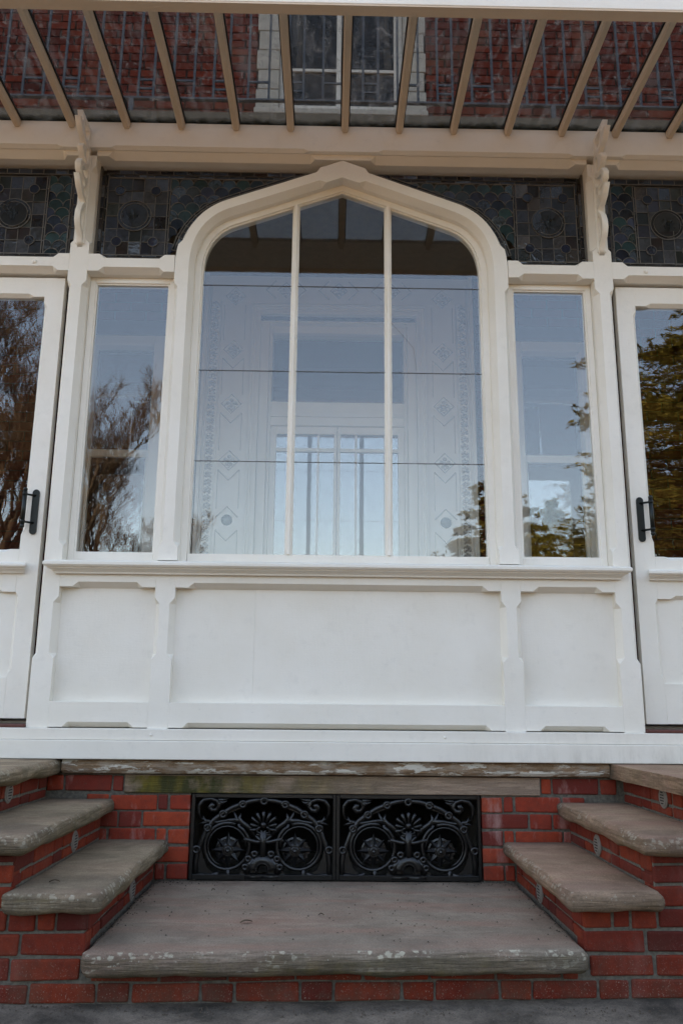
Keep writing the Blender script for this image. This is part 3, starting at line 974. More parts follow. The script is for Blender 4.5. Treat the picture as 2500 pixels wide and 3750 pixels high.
# ------------------------------------------------------------------ plinth wall under the verandah
YW = -.060
pl = thing('plinth_wall', 'red brick plinth wall with stone lintel and flaking coping below the white boards', 'wall', (0, -.06, 0))
mo = MB()
for sx in (-1, 1):
    mo.box(*sorted((sx * .672, sx * 2.6)), YW + .007, .9, -.17, .455)
mo.box(-.672, .672, YW + .007, .9, -.17, -.005)
mo.box(-.672, .672, .75, .9, -.004, .455)
mo.box(-2.6, 2.6, -.02, .9, .456, .599)
mo.build('mortar', M_mortar, pl)
MB().box(-.672, .672, .74, .7495, -.003, .45).build('void_shade_sheet', M_dark, pl)  # black sheet stands in for the shade inside the void
cz = [.0005 + .0744 * k for k in range(5)]
for sx in (-1, 1):
    for k, z in enumerate(cz):
        lim = .84 if z < .12 else (1.09 if z < .30 else 1.35)
        widths = [.104, .052, .222, .110, .222, .222] if k % 2 == 0 else [.222, .110, .222, .104, .222]
        x = .671
        for w_ in widths:
            if x > lim:
                break
            brick(pl, sx * x, sx * (min(x + w_, 1.40) - J), YW, .04, z + .001, z + .0744 - J, M_bloom)
            x += w_
    x = .982 if sx < 0 else .950
    for w_ in (.052, .222, .085):
        brick(pl, sx * (x + J * .5), sx * (x + w_ - J * .5), YW, .04, .3795, .448, M_bloom)
        x += w_
MB().box(-.978, .945, YW - .006, .05, .3735, .4525).build('lintel', M_lintel, pl, bevel=.004)
b = MB()
cp = [(.0, .4575), (-.075, .4575), (-.092, .462), (-.103, .474), (-.106, .492), (-.103, .508), (-.094, .519), (.0, .5215)]
b.loft([[(x, y, z) for y, z in cp] for x in (-1.262, -.6, 0, .6, 1.262)])
b.build('coping', M_coping, pl)

# ------------------------------------------------------------------ iron grille
HX, HZ = .000443, .000416
def grille_half(parent, ox, first=False):
    def q(cx, cy, y=-.052):
        return (ox + (cx - 30) * HX, y, (935 - cy) * HZ)
    def mir(pts):
        return [(1560 - a, c) for a, c in pts]
    fr = MB()
    x0, x1 = ox + .0008, ox + .6642
    fr.box(x0, x0 + .016, -.066, -.03, .001, .371); fr.box(x1 - .014, x1, -.066, -.03, .001, .371)
    fr.box(x0 + .016, x1 - .014, -.066, -.03, .001, .024); fr.box(x0 + .016, x1 - .014, -.066, -.03, .354, .371)
    fr.build('frame', M_iron, parent, bevel=.002, seg=1)
    s = MB()
    def T(pts, r, both=True, y=-.052, n=7, cl=False):
        r = [v * 1.15 for v in r] if isinstance(r, list) else r * 1.15
        s.tube([q(a, c, y) for a, c in pts], r, n, cl)
        if both:
            s.tube([q(a, c, y) for a, c in mir(pts)], r, n, cl)
    def ring(a, c, R, r, both=True, y=-.06):
        T([(a + R * math.cos(2 * PI * k / 14), c + R * math.sin(2 * PI * k / 14)) for k in range(14)], r, both, y, 6, True)
    T([(100, 930), (95, 760), (110, 640), (150, 540), (195, 420), (265, 320), (355, 250), (450, 190), (560, 145), (665, 115), (780, 104)], .0105)
    for a, c in ((560, 152), (360, 256), (205, 402), (100, 625)):
        ring(a, c, 32, .006)
    ring(780, 118, 32, .006, False)
    # big rings with their leaf ends
    circ = [(410 + 228 * math.cos(R_(t)), 590 + 240 * math.sin(R_(t))) for t in range(-60, 292, 14)]
    T(circ, .0078)
    T([(410 + 195 * math.cos(R_(t)), 590 + 207 * math.sin(R_(t))) for t in range(-250, 20, 18)], .0035, y=-.058)
    T([(695, 475), (640, 400), (560, 345), (525, 300), (545, 245)], [.008, .011, .010, .008, .002])
    T([(560, 350), (500, 310), (465, 225)], [.010, .009, .002])
    T([(525, 360), (530, 400), (500, 420)], [.008, .006, .002])
    T([(520, 322), (420, 322), (300, 345), (200, 335), (120, 295)], [.012, .008, .007, .007, .002])
    T([(230, 330), (170, 330), (150, 275)], [.006, .007, .002])
    T([(220, 335), (160, 350), (110, 365)], [.006, .006, .002])
    # corner scrolls
    T([(130, 300), (105, 240), (105, 170), (150, 112), (225, 95), (290, 120), (312, 175), (285, 215), (240, 220), (215, 190), (235, 165), (262, 175)], [.004, .006, .008, .009, .009, .009, .009, .009, .010, .011, .012, .012])
    T([(300, 112), (350, 108), (415, 92)], [.010, .008, .002])
    T([(310, 125), (350, 140), (395, 120)], [.008, .007, .002])
    T([(300, 130), (330, 155), (345, 160)], [.008, .006, .003])
    # trunk and foot
    T([(780, 440), (780, 560), (780, 720)], [.020, .013, .018], False)
    T([(690, 470), (740, 520), (775, 560)], [.006, .008, .010])
    T([(775, 540), (720, 548), (600, 520), (560, 540)], [.010, .008, .010, .004])
    T([(680, 470), (740, 470), (780, 500)], [.004, .008, .010])
    hf = [(780 + 100 * math.cos(R_(t)), 830 - 100 * math.sin(R_(t))) for t in range(0, 181, 15)]
    T(hf, .022, False)
    T([(780 + 62 * math.cos(R_(t)), 820 - 62 * math.sin(R_(t))) for t in range(-30, 211, 15)], .0045, False, -.068)
    T([(780 + 128 * math.cos(R_(t)), 830 - 118 * math.sin(R_(t))) for t in range(0, 181, 15)], .004, False, -.068)
    T([(600, 905), (780, 905)], .014, False); T([(960, 905), (780, 905)], .014, False)
    T([(620, 870), (640, 780), (690, 720)], .014)
    for a, c in ((603, 803), (632, 718), (695, 668)):
        ring(a, c, 24, .007)
    for a in (430, 780 + 420):
        T([(a, 830), (a, 880), (a, 925)], .009, False)
    T([(1440 - 1420 + 40, 880), (240, 900), (330, 870)], .010)
    s.build('scrollwork', M_iron, parent, smooth=True)
    bp = MB()
    def plate(pts, y0=-.046, y1=-.040):
        bp.prism([(q(a, c)[0], q(a, c)[2]) for a, c in pts], y0, y1)
    for sg in (0, 1):
        m_ = mir if sg else (lambda p: p)
        for a, c, R in ((420, 632, 118),):
            plate(m_([(a + (R + (9 if k % 2 else -9)) * math.cos(2 * PI * k / 28), c + (R + (9 if k % 2 else -9)) * math.sin(2 * PI * k / 28)) for k in range(28)]))
        plate(m_([(540, 910), (560, 850), (640, 800), (690, 720), (735, 640), (735, 910)]), -.048, -.042)
        plate(m_([(60, 910), (80, 640), (140, 560), (165, 700), (215, 820), (300, 890), (300, 910)]), -.048, -.042)
        plate(m_([(200, 345), (330, 270), (470, 190), (560, 165), (560, 190), (400, 260), (300, 330)]), -.047, -.042)
    bp.build('back_plate', M_iron, parent)
    for a in (420, 1108):
        st = MB()
        c0 = q(a, 632, 0)
        for k in range(8):
            t = PI / 4 * k
            Rr = .079 if k % 2 == 0 else .072
            d = Vector((math.cos(t), 0, math.sin(t))); n = Vector((-math.sin(t), 0, math.cos(t)))
            o = Vector((c0[0], -.05, c0[2]))
            tip = o + d * Rr; A = o + d * .022 + n * .017; B = o + d * .022 - n * .017
            top = o + d * .026 + Vector((0, -.016, 0))
            bk = o + d * .03 + Vector((0, .006, 0))
            st.add([tip, A, B, top, bk], [(0, 1, 3), (0, 3, 2), (1, 2, 3), (0, 4, 1), (0, 2, 4), (1, 4, 2)])
        for Rr, yy, h in ((.030, -.058, .014), (.018, -.066, .012)):
            ring_ = [[(c0[0] + Rr * r * math.cos(2 * PI * j / 16), y, c0[2] + Rr * r * math.sin(2 * PI * j / 16)) for j in range(16)] for y, r in ((yy + h, 1), (yy, 1), (yy - .003, .8))]
            st.loft(ring_)
        # pierced disc behind the star
        st.tube([(c0[0] + .052 * math.cos(2 * PI * j / 20), -.044, c0[2] + .052 * math.sin(2 * PI * j / 20)) for j in range(20)], .007, 5, True)
        st.ball((c0[0], -.072, c0[2]), .010, 10, 6)
        st.build('star', M_iron, parent)
    pa = MB()
    c0 = q(780, 395, 0)
    for k in range(9):
        t = R_(-12 + 204 * k / 8)
        d = Vector((math.cos(t), 0, math.sin(t)))
        L_ = .060 if 2 <= k <= 6 else .050
        p0 = Vector((c0[0], -.058, c0[2])) + d * .014
        pa.tube([p0, p0 + d * L_ * .45 + Vector((0, -.008, 0)), p0 + d * L_ * .85 + Vector((0, -.006, 0)), p0 + d * L_ + Vector((0, .004, 0))], [.003, .006, .0098, .004], 6)
    pa.ball((c0[0], -.062, c0[2] + .012), .015, 10, 6)
    for sg in (-1, 1):
        pa.tube([(c0[0] + sg * (.010 + .020 * math.cos(R_(a))), -.06, c0[2] - .012 + .014 * math.sin(R_(a))) for a in range(-180, 120, 30)], .0055, 6)
    pa.tube([(c0[0] - .03, -.06, c0[2] - .020), (c0[0], -.066, c0[2] - .026), (c0[0] + .03, -.06, c0[2] - .020)], .006, 6)
    pa.build('palmette', M_iron, parent, smooth=True)
gr = thing('iron_grille', 'black cast iron ventilation grille with stars and palmettes under the stone lintel', 'grille', (0, -.05, 0))
grille_half(gr, -.6648)
grille_half(gr, .0)

# ------------------------------------------------------------------ steps
stp = thing('entrance_steps', 'worn stone landing and side steps on red brick below the verandah', 'steps', (0, -.6, -.17))
def yb(x):
    return -1.112 + .040 * x
SK = math.atan(.040)
RIS = .1735
def slab(x0, x1, z0, z1, name, mat, over=.062, rad=.026, back=-.058, seed=0):
    x0, x1 = sorted((x0, x1))
    n = max(3, int((x1 - x0) / .06)); m = 14
    r2 = random.Random(seed)
    # rounded outline swept from a grid: top, nosing, underside
    b = MB()
    b.v = [(x0, yb(x0) - over, z0), (x1, yb(x1) - over, z0), (x1, back, z0), (x0, back, z0), (x0, yb(x0) - over, z1), (x1, yb(x1) - over, z1), (x1, back, z1), (x0, back, z1)]
    b.f = [(0, 3, 2, 1), (4, 5, 6, 7), (0, 1, 5, 4), (1, 2, 6, 5), (2, 3, 7, 6), (3, 0, 4, 7)]
    me = bpy.data.meshes.new(name)
    me.from_pydata(b.v, [], b.f)
    bm = bmesh.new(); bm.from_mesh(me)
    bmesh.ops.recalc_face_normals(bm, faces=bm.faces)
    for ax, cnt in ((0, n), (1, m)):
        for k in range(1, cnt):
            co = [0, 0, 0]; no = [0, 0, 0]; no[ax] = 1
            lo_, hi_ = (x0, x1) if ax == 0 else (yb(0) - over, back)
            co[ax] = lo_ + (hi_ - lo_) * k / cnt
            bmesh.ops.bisect_plane(bm, geom=bm.verts[:] + bm.edges[:] + bm.faces[:], plane_co=co, plane_no=no)
    sharp = [e for e in bm.edges if len(e.link_faces) == 2 and e.calc_face_angle(0) > .7]
    bmesh.ops.bevel(bm, geom=sharp, offset=rad, segments=4, affect='EDGES', profile=.5, clamp_overlap=True)
    from mathutils import noise as nz_
    for v in bm.verts:
        nv = nz_.noise(Vector((v.co.x * 9, v.co.y * 9 + seed * 3.1, v.co.z * 30)))
        nv2 = nz_.noise(Vector((v.co.x * 32, v.co.y * 32 + seed, v.co.z * 60)))
        edge = 1.0 if v.co.z < z1 - .003 else .25
        d = (nv * .008 + nv2 * .005) * edge
        v.co += v.normal * d
        # feet have worn a hollow in the middle of the tread
    bm.to_mesh(me); bm.free()
    me.polygons.foreach_set('use_smooth', [True] * len(me.polygons))
    me.materials.append(mat)
    return link(name, me, stp)
slab(-.822, .822, -.078, 0, 'landing_slab', M_landing, .068, .030, -.055, 1)
core = MB()
def corebox(x0, x1, z0, z1, inset=.007):
    x0, x1 = sorted((x0, x1))
    core.add([(x0, yb(x0) + inset, z0), (x1, yb(x1) + inset, z0), (x1, -.058, z0), (x0, -.058, z0), (x0, yb(x0) + inset, z1), (x1, yb(x1) + inset, z1), (x1, -.058, z1), (x0, -.058, z1)],
             [(0, 3, 2, 1), (4, 5, 6, 7), (0, 1, 5, 4), (1, 2, 6, 5), (2, 3, 7, 6), (3, 0, 4, 7)])
corebox(-.829, .829, -.169, -.0785)
for sx in (-1, 1):
    corebox(sx * .8292, sx * 1.0785, -.169, RIS - .0645)
    corebox(sx * 1.0787, sx * 1.3385, -.169, 2 * RIS - .0645)
    corebox(sx * 1.3387, sx * 2.5, -.169, 3 * RIS - .0605)
core.build('mortar', M_mortar, stp)
def front_brick(x0, x1, z0, z1):
    xm = (x0 + x1) / 2
    y = yb(xm)
    x0, x1 = sorted((x0, x1))
    me = brick_mesh(x1 - x0, .09, z1 - z0, M_brick, rnd.randrange(3))
    return link('brick', me, stp, (xm, y + .045 + rnd.uniform(-.0015, .0015), (z0 + z1) / 2), (0, 0, SK))
# bottom course right across, then the piers
def course(x0, x1, z0, z1, widths):
    x = x0; k = 0
    while x < x1 - .02:
        w_ = widths[k % len(widths)]; k += 1
        e = min(x + w_, x1)
        if x1 - e < .035:
            e = x1
        front_brick(x + J / 2, e - J / 2, z0, z1)
        x = e
course(-2.3, 2.3, -.166, -.109, [.215, .108, .222, .109])
course(-.80, .80, -.1035, -.0815, [.22])
for sx in (-1, 1):
    def pier(a0, a1, z0, z1, widths):
        x = a0; k = 0
        while x < a1 - .02:
            w_ = widths[k % len(widths)]; k += 1
            e = min(x + w_, a1)
            if a1 - e < .035:
                e = a1
            front_brick(sx * (x + J / 2), sx * (e - J / 2), z0, z1)
            x = e
    pier(.832, 2.3, -.0985, -.034, [.226, .222, .11, .222])
    pier(.819, 2.3, -.025, .0395, [.213, .222])
    pier(.819, 1.078, .0495, .106, [.104, .062, .104])
    pier(1.0785, 2.3, .0495, .106, [.222, .222])
    pier(1.072, 2.3, .117, .180, [.108, .222])
    pier(1.072, 1.34, .190, .247, [.222]); pier(1.34, 2.3, .190, .247, [.222])
    pier(1.072, 1.335, .255, .279, [.222])
    pier(1.335, 2.3, .262, .325, [.222]); pier(1.335, 2.3, .335, .398, [.110, .222]); pier(1.335, 2.3, .407, .454, [.222])
    # risers facing the middle
    for xr, zb, first in ((.820, 0.0, 0), (1.072, RIS, 1), (1.332, 2 * RIS, 2)):
        zt = zb + RIS - .0645
        for ci, (z0, z1) in enumerate(((zb + .004, zb + .040), (zb + .049, zt - .002))):
            y = -.066 - (0 if ci else .11)
            if ci == 0:
                y = -.066
            k = 0
            ws = [.11, .222, .222] if ci else [.222, .11]
            while y > yb(xr * sx) + .06:
                e = max(y - ws[k % len(ws)], yb(xr * sx) + .012); k += 1
                brick(stp, sx * xr, sx * (xr + .06), e + J / 2, y - J / 2, z0, z1)
                y = e
        # air vent
        yv, zv = ((-.50, .046), (-.475, .222), (-.545, .416))[first]
        vb = MB()
        for rr, xx in ((.043, .004), (.036, .007)):
            vb.loft([[(sx * (xr - d), yv + rr * k_ * math.cos(2 * PI * j / 24), zv + rr * .98 * k_ * math.sin(2 * PI * j / 24)) for j in range(24)] for d, k_ in ((-.004, 1), (xx - .002, 1), (xx, .94))])
        vo = vb.build('air_vent', M_vent, stp)
        sb = MB()
        for k in range(5):
            dz = -.022 + k * .011
            hw = .020 * math.cos(dz / .028 * 1.1)
            sb.box(*sorted((sx * (xr - .0072), sx * (xr - .0078))), yv - hw, yv + hw, zv + dz - .0022, zv + dz + .0022)
        sb.build('slots', M_dark, vo)
    # treads
    slab(sx * .760, sx * 1.088, RIS - .064, RIS, 'tread', M_tread if sx < 0 else M_treadr, seed=3 + sx)
    slab(sx * 1.016, sx * 1.348, 2 * RIS - .064, 2 * RIS, 'tread', M_tread if sx < 0 else M_treadr, seed=6 + sx)
    slab(sx * 1.266, sx * 2.45, 3 * RIS - .064, 3 * RIS, 'tread', M_tread if sx < 0 else M_treadr, back=-.0585, seed=9 + sx)

# ------------------------------------------------------------------ house
YH = 1.70
hs = thing('house', 'red brick house wall with white window surround and carved white doorway behind the verandah', 'house', (0, YH, 0))
OPEN = [(-.60, .60, .69, 3.62), (-1.90, -1.28, 1.35, 3.46), (1.28, 1.90, 1.35, 3.46), (-.505, .505, 5.45, 7.4)]
core = MB()
# backing wall built round the openings
xs = [-11, -1.90, -1.28, -.60, -.505, .505, .60, 1.28, 1.90, 11]
zs_ = [-.5, .69, 1.35, 3.46, 3.62, 5.45, 7.4, 8.2]
for xa, xb in zip(xs, xs[1:]):
    for za, zb in zip(zs_, zs_[1:]):
        xm, zm = (xa + xb) / 2, (za + zb) / 2
        if any(o[0] < xm < o[1] and o[2] < zm < o[3] for o in OPEN):
            continue
        core.box(xa, xb, YH + .012, YH + .30, za, zb)
core.build('mortar', M_dmortar, hs)
MB().box(-11, 11, 3.2, 11, -.5, 8.2).build('house_body', M_ubrick, hs)
b = MB()
b.box(-11, -10.7, YH + .301, 3.2, -.5, 8.2); b.box(10.7, 11, YH + .301, 3.2, -.5, 8.2); b.box(-10.7, 10.7, YH + .301, 3.2, 7.9, 8.2)
b.box(-10.7, 10.7, YH + .301, 3.2, .4, .68); b.box(-10.7, 10.7, YH + .301, 3.2, 4.2, 4.4)
b.build('inner_floor', M_darkwood, hs)
MB().prism([(1.1, 8.2), (11.6, 8.2), (6.3, 9.6)], -11.4, 11.4, lambda a, c, y: (y, a, c)).build('roof', M_roof, hs)
# bricks: facing bricks of the house front
BK = []
def face_bricks(x0, x1, z0, z1, holes):
    out = []
    k = 0
    z = z0
    while z < z1:
        x = x0 - (k % 2) * .117
        while x < x1:
            a, e = x + .005, x + .2255
            ok = True
            for h in holes:
                if a < h[1] and e > h[0] and z < h[3] and z + .065 > h[2]:
                    if a < h[0]:
                        e = min(e, h[0] - .004)
                    elif e > h[1]:
                        a = max(a, h[1] + .004)
                    else:
                        ok = False
            if ok and e - a > .03:
                out.append((a, e, z, z + .064))
            x += .2345
        z += .0744; k += 1
    return out
upper = face_bricks(-2.9, 2.9, 5.16, 6.75, [(-.687, .687, 5.40, 7.6)])
upper.sort(key=lambda q: abs((q[0] + q[1]) / 2) * .3 + abs((q[2]) - 5.8))
lower = face_bricks(-3.45, 3.45, .70, 3.97, [(-1.03, 1.03, 0, 4), (-1.93, -1.25, 1.27, 3.55), (1.25, 1.93, 1.27, 3.55)])
for a, e, z0, z1 in upper[:290]:
    brick(hs, a, e, YH, YH + .05, z0, z1, M_ubrick)
bk = MB()
far_ = face_bricks(-9, 9, 4.11, 8.1, [(-2.9 - .12, 2.9 + .23, 5.16, 6.82), (-.687, .687, 5.40, 7.6)])
for a, e, z0, z1 in upper[290:] + far_:
    bk.box(a, e, YH + rnd.uniform(0, .002), YH + .05, z0, z1)
bk.build('brickwork', M_ubrick, hs, kind='stuff')
bk = MB()
for a, e, z0, z1 in lower:
    bk.box(a, e, YH + rnd.uniform(0, .002), YH + .05, z0, z1)
bk.build('inner_brickwork', M_dbrick, hs, kind='stuff')

# ---- upstairs window
uw = MB()
for sx in (-1, 1):
    z = 5.45; k = 0
    while z < 7.4:
        h = (.122, .145)[k % 2]
        if k % 2 == 0:
            h = .19
        else:
            h = .185
        uw.box(*sorted((sx * .505, sx * (.690 if k % 2 == 0 else .676))), YH - .022, YH + .06, z + .003, z + h - .003)
        z += h; k += 1
uw.box(-.70, .70, YH - .05, YH + .06, 5.395, 5.447)
uo = uw.build('window_surround', M_stucco, hs, bevel=.008)
win = MB()
for x0, x1 in ((-.505, -.435), (-.040, -.003), (.003, .040), (.435, .505)):
    win.box(x0, x1, YH + .05, YH + .10, 5.4505, 7.39)
for z0, z1, y in ((5.4505, 5.55, .052), (5.885, 5.910, .06), (6.6, 6.625, .06)):
    for x0, x1 in ((-.435, -.040), (.040, .435)):
        win.box(x0, x1, YH + y, YH + .095, z0, z1)
wo = win.build('casement_window', M_white, hs)
for x0, x1 in ((-.437, -.038), (.038, .437)):
    for z0, z1 in ((5.548, 5.887), (5.908, 6.602), (6.623, 7.39)):
        MB().box(x0, x1, YH + .074, YH + .078, z0, z1).build('pane', M_upglass, wo)
MB().box(-.505, .505, YH + .29, YH + .299, 5.45, 7.4).build('room_shade_sheet', mat_simple('dim_room', (.03, .03, .032), .9), wo)  # dark sheet added in place of the room's shade behind the panes

# ---- carved doorway inside
Y = YH
dw = MB()
for sx in (-1, 1):
    S = lambda a, c: sorted((sx * a, sx * c))
    dw.box(*S(.655, .985), Y - .030, Y + .02, .689, 3.90)            # flat pilaster
    dw.box(*S(.985, 1.012), Y - .052, Y + .02, .689, 3.975)          # outer fillet
    for a, c, d in ((.640, .656, .052), (.622, .640, .040), (.604, .622, .030), (.585, .604, .042)):
        dw.box(*S(a, c), Y - d, Y + .02, .689, 3.67 + (a - .585))
    dw.box(*S(.520, .5845), Y + .015, Y + .2, .689, 3.62)             # reveal lining
dw.box(-.985, .985, Y - .031, Y + .02, 3.738, 3.965)
for a, d in ((.640, .051), (.622, .039), (.604, .029), (.585, .041)):
    dw.box(-a, a, Y - d, Y + .021, 3.67 + (a - .585) - .018, 3.67 + (a - .585))
dw.box(-.5845, .5845, Y + .016, Y + .2, 3.60, 3.652)
door_o = dw.build('doorway', M_white, hs, bevel=.003, seg=1)
def dsub(b, n, m=M_white, **k):
    return b.build(n, m, door_o, **k)
# leaf moulding: one small acanthus leaf repeated up each side and along the head
def leaf_at(b, x, z, sx, rot=0):
    for k, (dx, dz, r) in enumerate(((0, 0, .016), (.016, .010, .012), (-.016, .008, .011), (.020, -.012, .010), (-.014, -.016, .010), (.0, .022, .009))):
        if rot:
            dx, dz = dz, dx
        b.ball((x + sx * dx, Y - .036, z + dz), r, 7, 4, .8)
for sx in (-1, 1):
    b = MB()
    z = .76
    while z < 3.72:
        leaf_at(b, sx * .925, z, sx)
        z += .058
    dsub(b, 'leaf_moulding', M_relief, smooth=True)
    c = MB()
    c.tube([(sx * .965, Y - .032, .69), (sx * .965, Y - .032, 3.9)], .010, 8); c.tube([(sx * .882, Y - .032, .69), (sx * .882, Y - .032, 3.75)], .006, 8)
    dsub(c, 'bead', smooth=True)
def outline(b, pts, r=.0062, closed=False):
    b.tube([(x, Y - .031, z) for x, z in pts], r, 5, closed)
def diamond(x, z, s=.073, head=False):
    b = MB()
    outline(b, [(x - s, z), (x, z + s), (x + s, z), (x, z - s)], closed=True)
    for dx, dz, r in ((0, .028, .016), (0, -.010, .020), (.026, .004, .017), (-.026, .004, .017), (.016, -.030, .014), (-.016, -.030, .014), (0, -.048, .010), (.042, -.010, .009), (-.042, -.010, .009)):
        b.ball((x + dx, Y - .030, z + dz), r, 8, 4, .9)
    dsub(b, 'diamond', M_relief)
for sx in (-1, 1):
    for z in (2.495, 2.928, 3.358, 3.792):
        diamond(sx * .780, z)
    dsub(MB().ball((sx * .780, Y - .030, 2.052), .041, 18, 8, .45), 'boss', mat_simple('glass_boss', (.10, .13, .14), .1, .2) if sx < 0 else bpy.data.materials['glass_boss'], smooth=True)
    b = MB(); x = sx * .780; s = .078
    for zc in (2.495, 2.928, 3.358, 2.052, 3.792):
        if zc < 3.7:
            outline(b, [(x - s, zc - .072), (x, zc - .150), (x + s, zc - .072)])
        if zc == 2.052:
            outline(b, [(x - s, zc + .02), (x, zc + .098), (x + s, zc + .02)])
        lo = zc - .43 + (.0 if zc > 2.2 else -.3)
        for sg in (-1, 1):
            outline(b, [(x + sg * s, zc - .072), (x + sg * s, max(.75, zc - .36))], .003)
    dsub(b, 'panel_moulding', M_relief)
for x in (-.40, 0, .40):
    diamond(x, 3.868 - .02, .062)
    b = MB()
    for sg in (-1, 1):
        outline(b, [(x + sg * .075, 3.925), (x + sg * .15, 3.848), (x + sg * .075, 3.775)])
    dsub(b, 'panel_moulding', M_relief)
# door frame, transom and french doors
f = MB()
for sx in (-1, 1):
    f.box(*sorted((sx * .519, sx * .497)), Y + .06, Y + .19, .689, 3.599)
f.box(-.4965, .4965, Y + .062, Y + .19, 2.905, 2.985); f.box(-.4965, .4965, Y + .05, Y + .19, 2.866, 2.904); f.box(-.4965, .4965, Y + .058, Y + .19, 2.80, 2.865)
f.box(-.4965, .4965, Y + .062, Y + .19, 3.540, 3.599)
dsub(f, 'door_frame', bevel=.003, seg=1)
d = MB()
yd0, yd1 = Y + .085, Y + .125
for x0, x1 in ((-.496, -.452), (-.024, -.002), (.002, .024), (.452, .496)):
    d.box(x0, x1, yd0, yd1, .70, 2.799)
for x in (-.340, -.142, .142, .340):
    pass
for x in (-.355, -.140, .140, .355):
    d.box(x - .008, x + .008, yd0 + .006, yd1 - .006, .98, 2.74)
for z0, z1 in ((2.742, 2.799), (2.606, 2.632), (.70, .98)):
    for x0, x1 in ((-.452, -.024), (.024, .452)):
        d.box(x0, x1, yd0 + .002, yd1, z0, z1)
dsub(d, 'french_door', bevel=.002, seg=1)
for x0, x1 in ((-.452, -.363), (-.347, -.148), (-.132, -.024), (.024, .132), (.148, .347), (.363, .452)):
    for z0, z1 in ((.98, 2.606), (2.632, 2.742)):
        dsub(MB().box(x0 - .004, x1 + .004, Y + .103, Y + .107, z0 - .004, z1 + .004), 'pane', M_inner)
dsub(MB().box(-.4965, .4965, Y + .11, Y + .114, 2.986, 3.539), 'transom_pane', M_inner)
# ---- sash windows inside
for sx in (-1, 1):
    s = MB()
    S = lambda a, c: sorted((sx * a, sx * c))
    s.box(*S(1.265, 1.375), Y - .02, Y + .09, 1.30, 3.465); s.box(*S(1.815, 1.915), Y - .02, Y + .09, 1.30, 3.465)
    s.box(*S(1.375, 1.815), Y - .02, Y + .09, 3.385, 3.465); s.box(*S(1.25, 1.93), Y - .06, Y + .09, 1.25, 1.299)
    so_ = s.build('sash_window', M_white, hs, bevel=.004, seg=1)
    t = MB()
    t.box(*S(1.3755, 1.8145), Y + .02, Y + .055, 2.525, 2.580)
    t.box(*S(1.3755, 1.395), Y + .02, Y + .055, 1.30, 2.524); t.box(*S(1.795, 1.8145), Y + .02, Y + .055, 1.30, 2.524)
    t.box(*S(1.3955, 1.7945), Y + .02, Y + .055, 1.30, 1.37)
    t.build('sash', M_white, so_)
    MB().box(*S(1.39, 1.80), Y + .036, Y + .040, 1.36, 2.53).build('pane', M_inner, so_)
    MB().box(*S(1.374, 1.816), Y + .064, Y + .068, 2.57, 3.39).build('pane', M_inner, so_)

# ------------------------------------------------------------------ trees across the garden (seen mirrored in the glass)
M_bark = mat_simple('bark', (.085, .066, .05), .9, .5, 20, .8)
M_twig = mat_simple('twigs', (.075, .056, .042), .9, .35, 12, .2)
def mat_foliage(name, a, b):
    s = NT(name)
    c = s.mix(s.rand(), s.mix(s.noise(1.2, 4), a, b), b)
    d = s.n('ShaderNodeBsdfDiffuse'); t = s.n('ShaderNodeBsdfTranslucent'); m = s.n('ShaderNodeMixShader')
    m.inputs[0].default_value = .4
    s.l(c, d.inputs[0]); s.l(c, t.inputs[0]); s.l(d.outputs[0], m.inputs[1]); s.l(t.outputs[0], m.inputs[2]); s.l(m.outputs[0], s.o.inputs[0])
    return s.m
M_ced = mat_foliage('cedar_needles', (.20, .150, .036), (.085, .082, .022))
M_con = mat_foliage('conifer_needles', (.17, .15, .04), (.07, .075, .022))
for m_ in (M_twig, M_bark):
    m_.node_tree.nodes['Principled BSDF'].inputs['Specular IOR Level'].default_value = .05
def bare_tree(x, y, h, label, seed, lean=0.0):
    r = random.Random(seed)
    t = thing('bare_tree', label, 'tree', (x, y, -.18), 'leafless trees across the garden')
    tr = MB(); tw = MB()
    base = Vector((x, y, -.25))
    def grow(p, d, L, rad, depth):
        n = 4 if depth < 3 else 3
        pts = [p]; rs = [rad]
        for k in range(n):
            wob = .15 if depth else .05
            d = (d + Vector((r.uniform(-wob, wob), r.uniform(-wob, wob), r.uniform(-wob * .4, wob * .7)))).normalized()
            p = p + d * L / n
            pts.append(p); rs.append(max(rad * (1 - .6 * (k + 1) / n), .0065))
        (tr if depth < 3 else tw).tube(pts, rs, 7 if depth < 2 else (5 if depth < 3 else 3))
        if depth >= 6:
            return
        nb = (10, 7, 6, 5, 4, 2)[depth]
        for k in range(nb):
            f = r.uniform(.25, 1.0) if depth else .16 + .82 * (k + r.random() * .6) / nb
            i = min(int(f * n), n - 1)
            q = pts[i].lerp(pts[i + 1], f * n - i)
            ax = r.uniform(0, 2 * PI)
            sd_ = Vector((math.cos(ax), math.sin(ax), r.uniform(.35, 1.1) if depth < 2 else r.uniform(-.05, .75)))
            nd = (d * (.80 if depth else .60) + sd_ * .70 + Vector((0, 0, .12))).normalized()
            grow(q, nd, L * (r.uniform(.34, .52) if depth == 0 else r.uniform(.44, .64)), max(rs[i] * r.uniform(.40, .56), .0065), depth + 1)
    grow(base, Vector((lean, 0, 1)), h * .55, h * .022, 0)
    tr.build('trunk', M_bark, t, smooth=True)
    tw.build('crown', M_twig, t)
    return t
